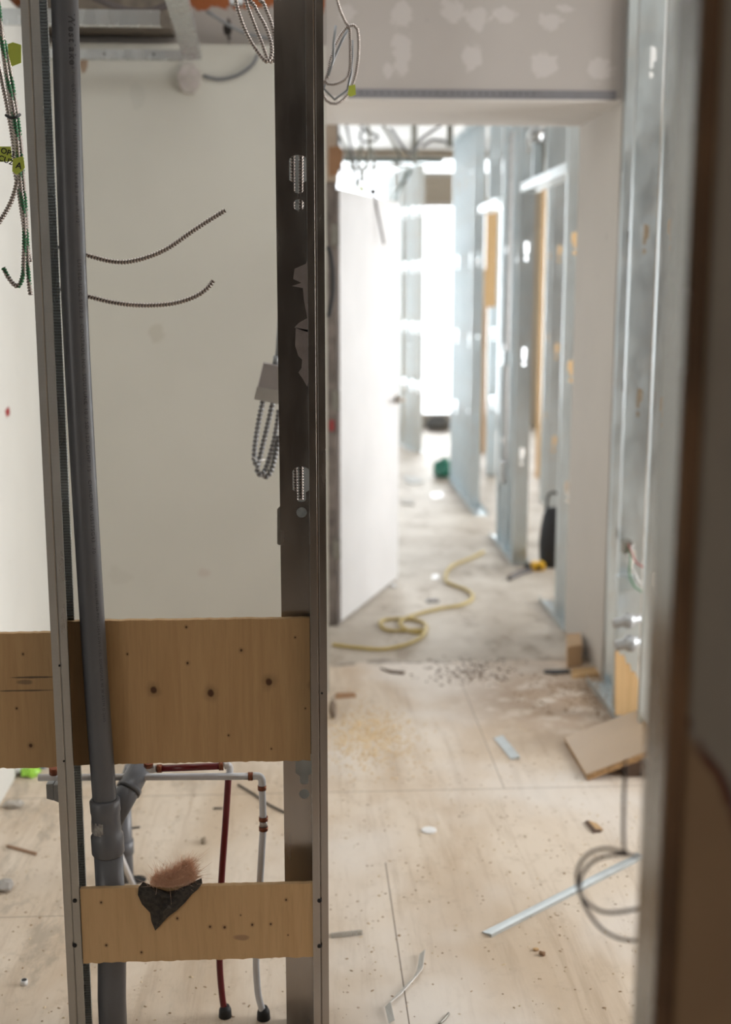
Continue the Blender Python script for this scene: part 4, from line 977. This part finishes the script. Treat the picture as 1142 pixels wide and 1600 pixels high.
# papers and bits down the corridor
flat('paper_scrap', [(672, 772), (690, 770), (693, 777), (676, 779)], .006, 'white_plastic', 'white paper scrap farthest down the corridor, by the green bag', 'paper')
flat('paper_scrap', [(630, 745), (650, 748), (664, 754), (645, 757), (632, 752)], .012, simple('grey_scrap', (.5, .5, .48), .7), 'grey scrap on the floor just right of the door far down the corridor', 'paper')
flat('paper_scrap', [(626, 782), (648, 784), (646, 790), (628, 788)], .01, simple('grey_scrap2', (.45, .42, .38), .7), 'grey scrap nearer the door edge down the corridor', 'paper')
flat('plastic_disc', [(674, 901), (680, 898), (686, 900), (684, 905), (676, 906)], .004, 'white_plastic', 'small white disc beside the yellow cord', 'disc')
flat('metal_scrap', [(666, 938), (684, 937), (686, 941), (668, 942)], .006, 'dark_wire', 'small dark scrap left of the bend of the yellow cord', 'debris')
# tool, pry bar, bag
tl_ = empty('power_tool', FL(842, 892), 'yellow hand tool lying at the foot of the corridor doorway', 'tool')
c = FL(842, 892); MB().box((c.x-.05, c.y-.02, .0), (c.x+.035, c.y+.05, .055)).build('body', 'yellow_tool', tl_, bevel=.012)
MB().box((c.x-.02, c.y-.024, .018), (c.x+.012, c.y-.019, .036)).build('badge', 'ink', tl_); MB().box((c.x-.085, c.y-.005, .012), (c.x-.051, c.y+.03, .04)).build('nose', 'black_rubber', tl_, bevel=.004)
lay('pry_bar', [(795, 904), (812, 895), (830, 890)], .014, 'dark_wire', 'dark steel bar lying in front of the yellow tool', 'tool')
c = FL(862, 884)
mb = MB(); rs = random.Random(5); pr = []
mb.tube([c+Vector((0, 0, z)) for z in (0, .05, .15, .25, .33, .36, .37)], [.070, .080, .084, .075, .06, .035, .02], 20)
tb = mb.build('tool_bag', 'black_rubber', label='black tool bag standing inside the corridor doorway', cat='bag'); MB().tube(smooth([c+Vector((-.04, 0, .34)), c+Vector((-.03, 0, .45)), c+Vector((.03, 0, .45)), c+Vector((.04, 0, .34))], .02), .009, 8).build('handle', 'black_rubber', tb)
# things near the far window
rock((684, 672), .12, simple('dark_rubble', (.25, .27, .29), .8), 'rubble', 'dark rubble heap by the far window', sq=(1.3, .6, .8))

# uncountable crumbs: sawdust and chips
def scatter(name, label, n, gen, smin, smax, m):
    mb = MB()
    for i in range(n):
        x, y = gen(); s_ = random.uniform(smin, smax); a = random.uniform(0, 6.28); l_ = s_*random.uniform(1, 2.6)
        dx = Vector((math.cos(a), math.sin(a), 0)); dy = Vector((-dx.y, dx.x, 0)); c = Vector((x, y, .0003)); hh = s_*.5
        mb.add([c-dx*l_*.5-dy*s_*.5, c+dx*l_*.5-dy*s_*.4, c+dx*l_*.5+dy*s_*.5, c-dx*l_*.4+dy*s_*.5, c+dx*l_*.1+Vector((0, 0, hh))], [(0, 1, 4), (1, 2, 4), (2, 3, 4), (3, 0, 4)])
    return mb.build(name, m, kind='stuff', label=label, cat='debris')
g = lambda cx, cy, sx_, sy_: (lambda: (random.gauss(cx, sx_), random.gauss(cy, sy_)))
c = FL(575, 1150); scatter('sawdust', 'patch of pale sawdust on the floor at the left of the passage', 1500, g(c.x, c.y, .085, .16), .003, .008, simple('sawdust', (.72, .55, .34), .9))
scatter('wood_chips', 'fine brown crumbs scattered over the near floor', 900, lambda: (random.uniform(-1.0, 1.2), random.uniform(2.45, 4.3)), .0015, .005, simple('crumbs', (.36, .25, .15), .9))
scatter('wood_shavings', 'pale wood shavings scattered over the near floor', 500, lambda: (random.uniform(-1.0, 1.2), random.uniform(2.45, 4.6)), .002, .006, simple('shavings', (.66, .53, .36), .9))
c = FL(735, 1052); scatter('floor_rubble', 'dark rubble along the broken floor edge across the passage', 260, g(c.x, c.y, .10, .09), .003, .010, 'chip_dark')
c = FL(930, 1070); scatter('dirt_crumbs', 'brown dirt crumbs gathered before the right jamb', 400, g(c.x, c.y-.1, .16, .16), .003, .010, simple('dirt', (.26, .17, .10), .9))
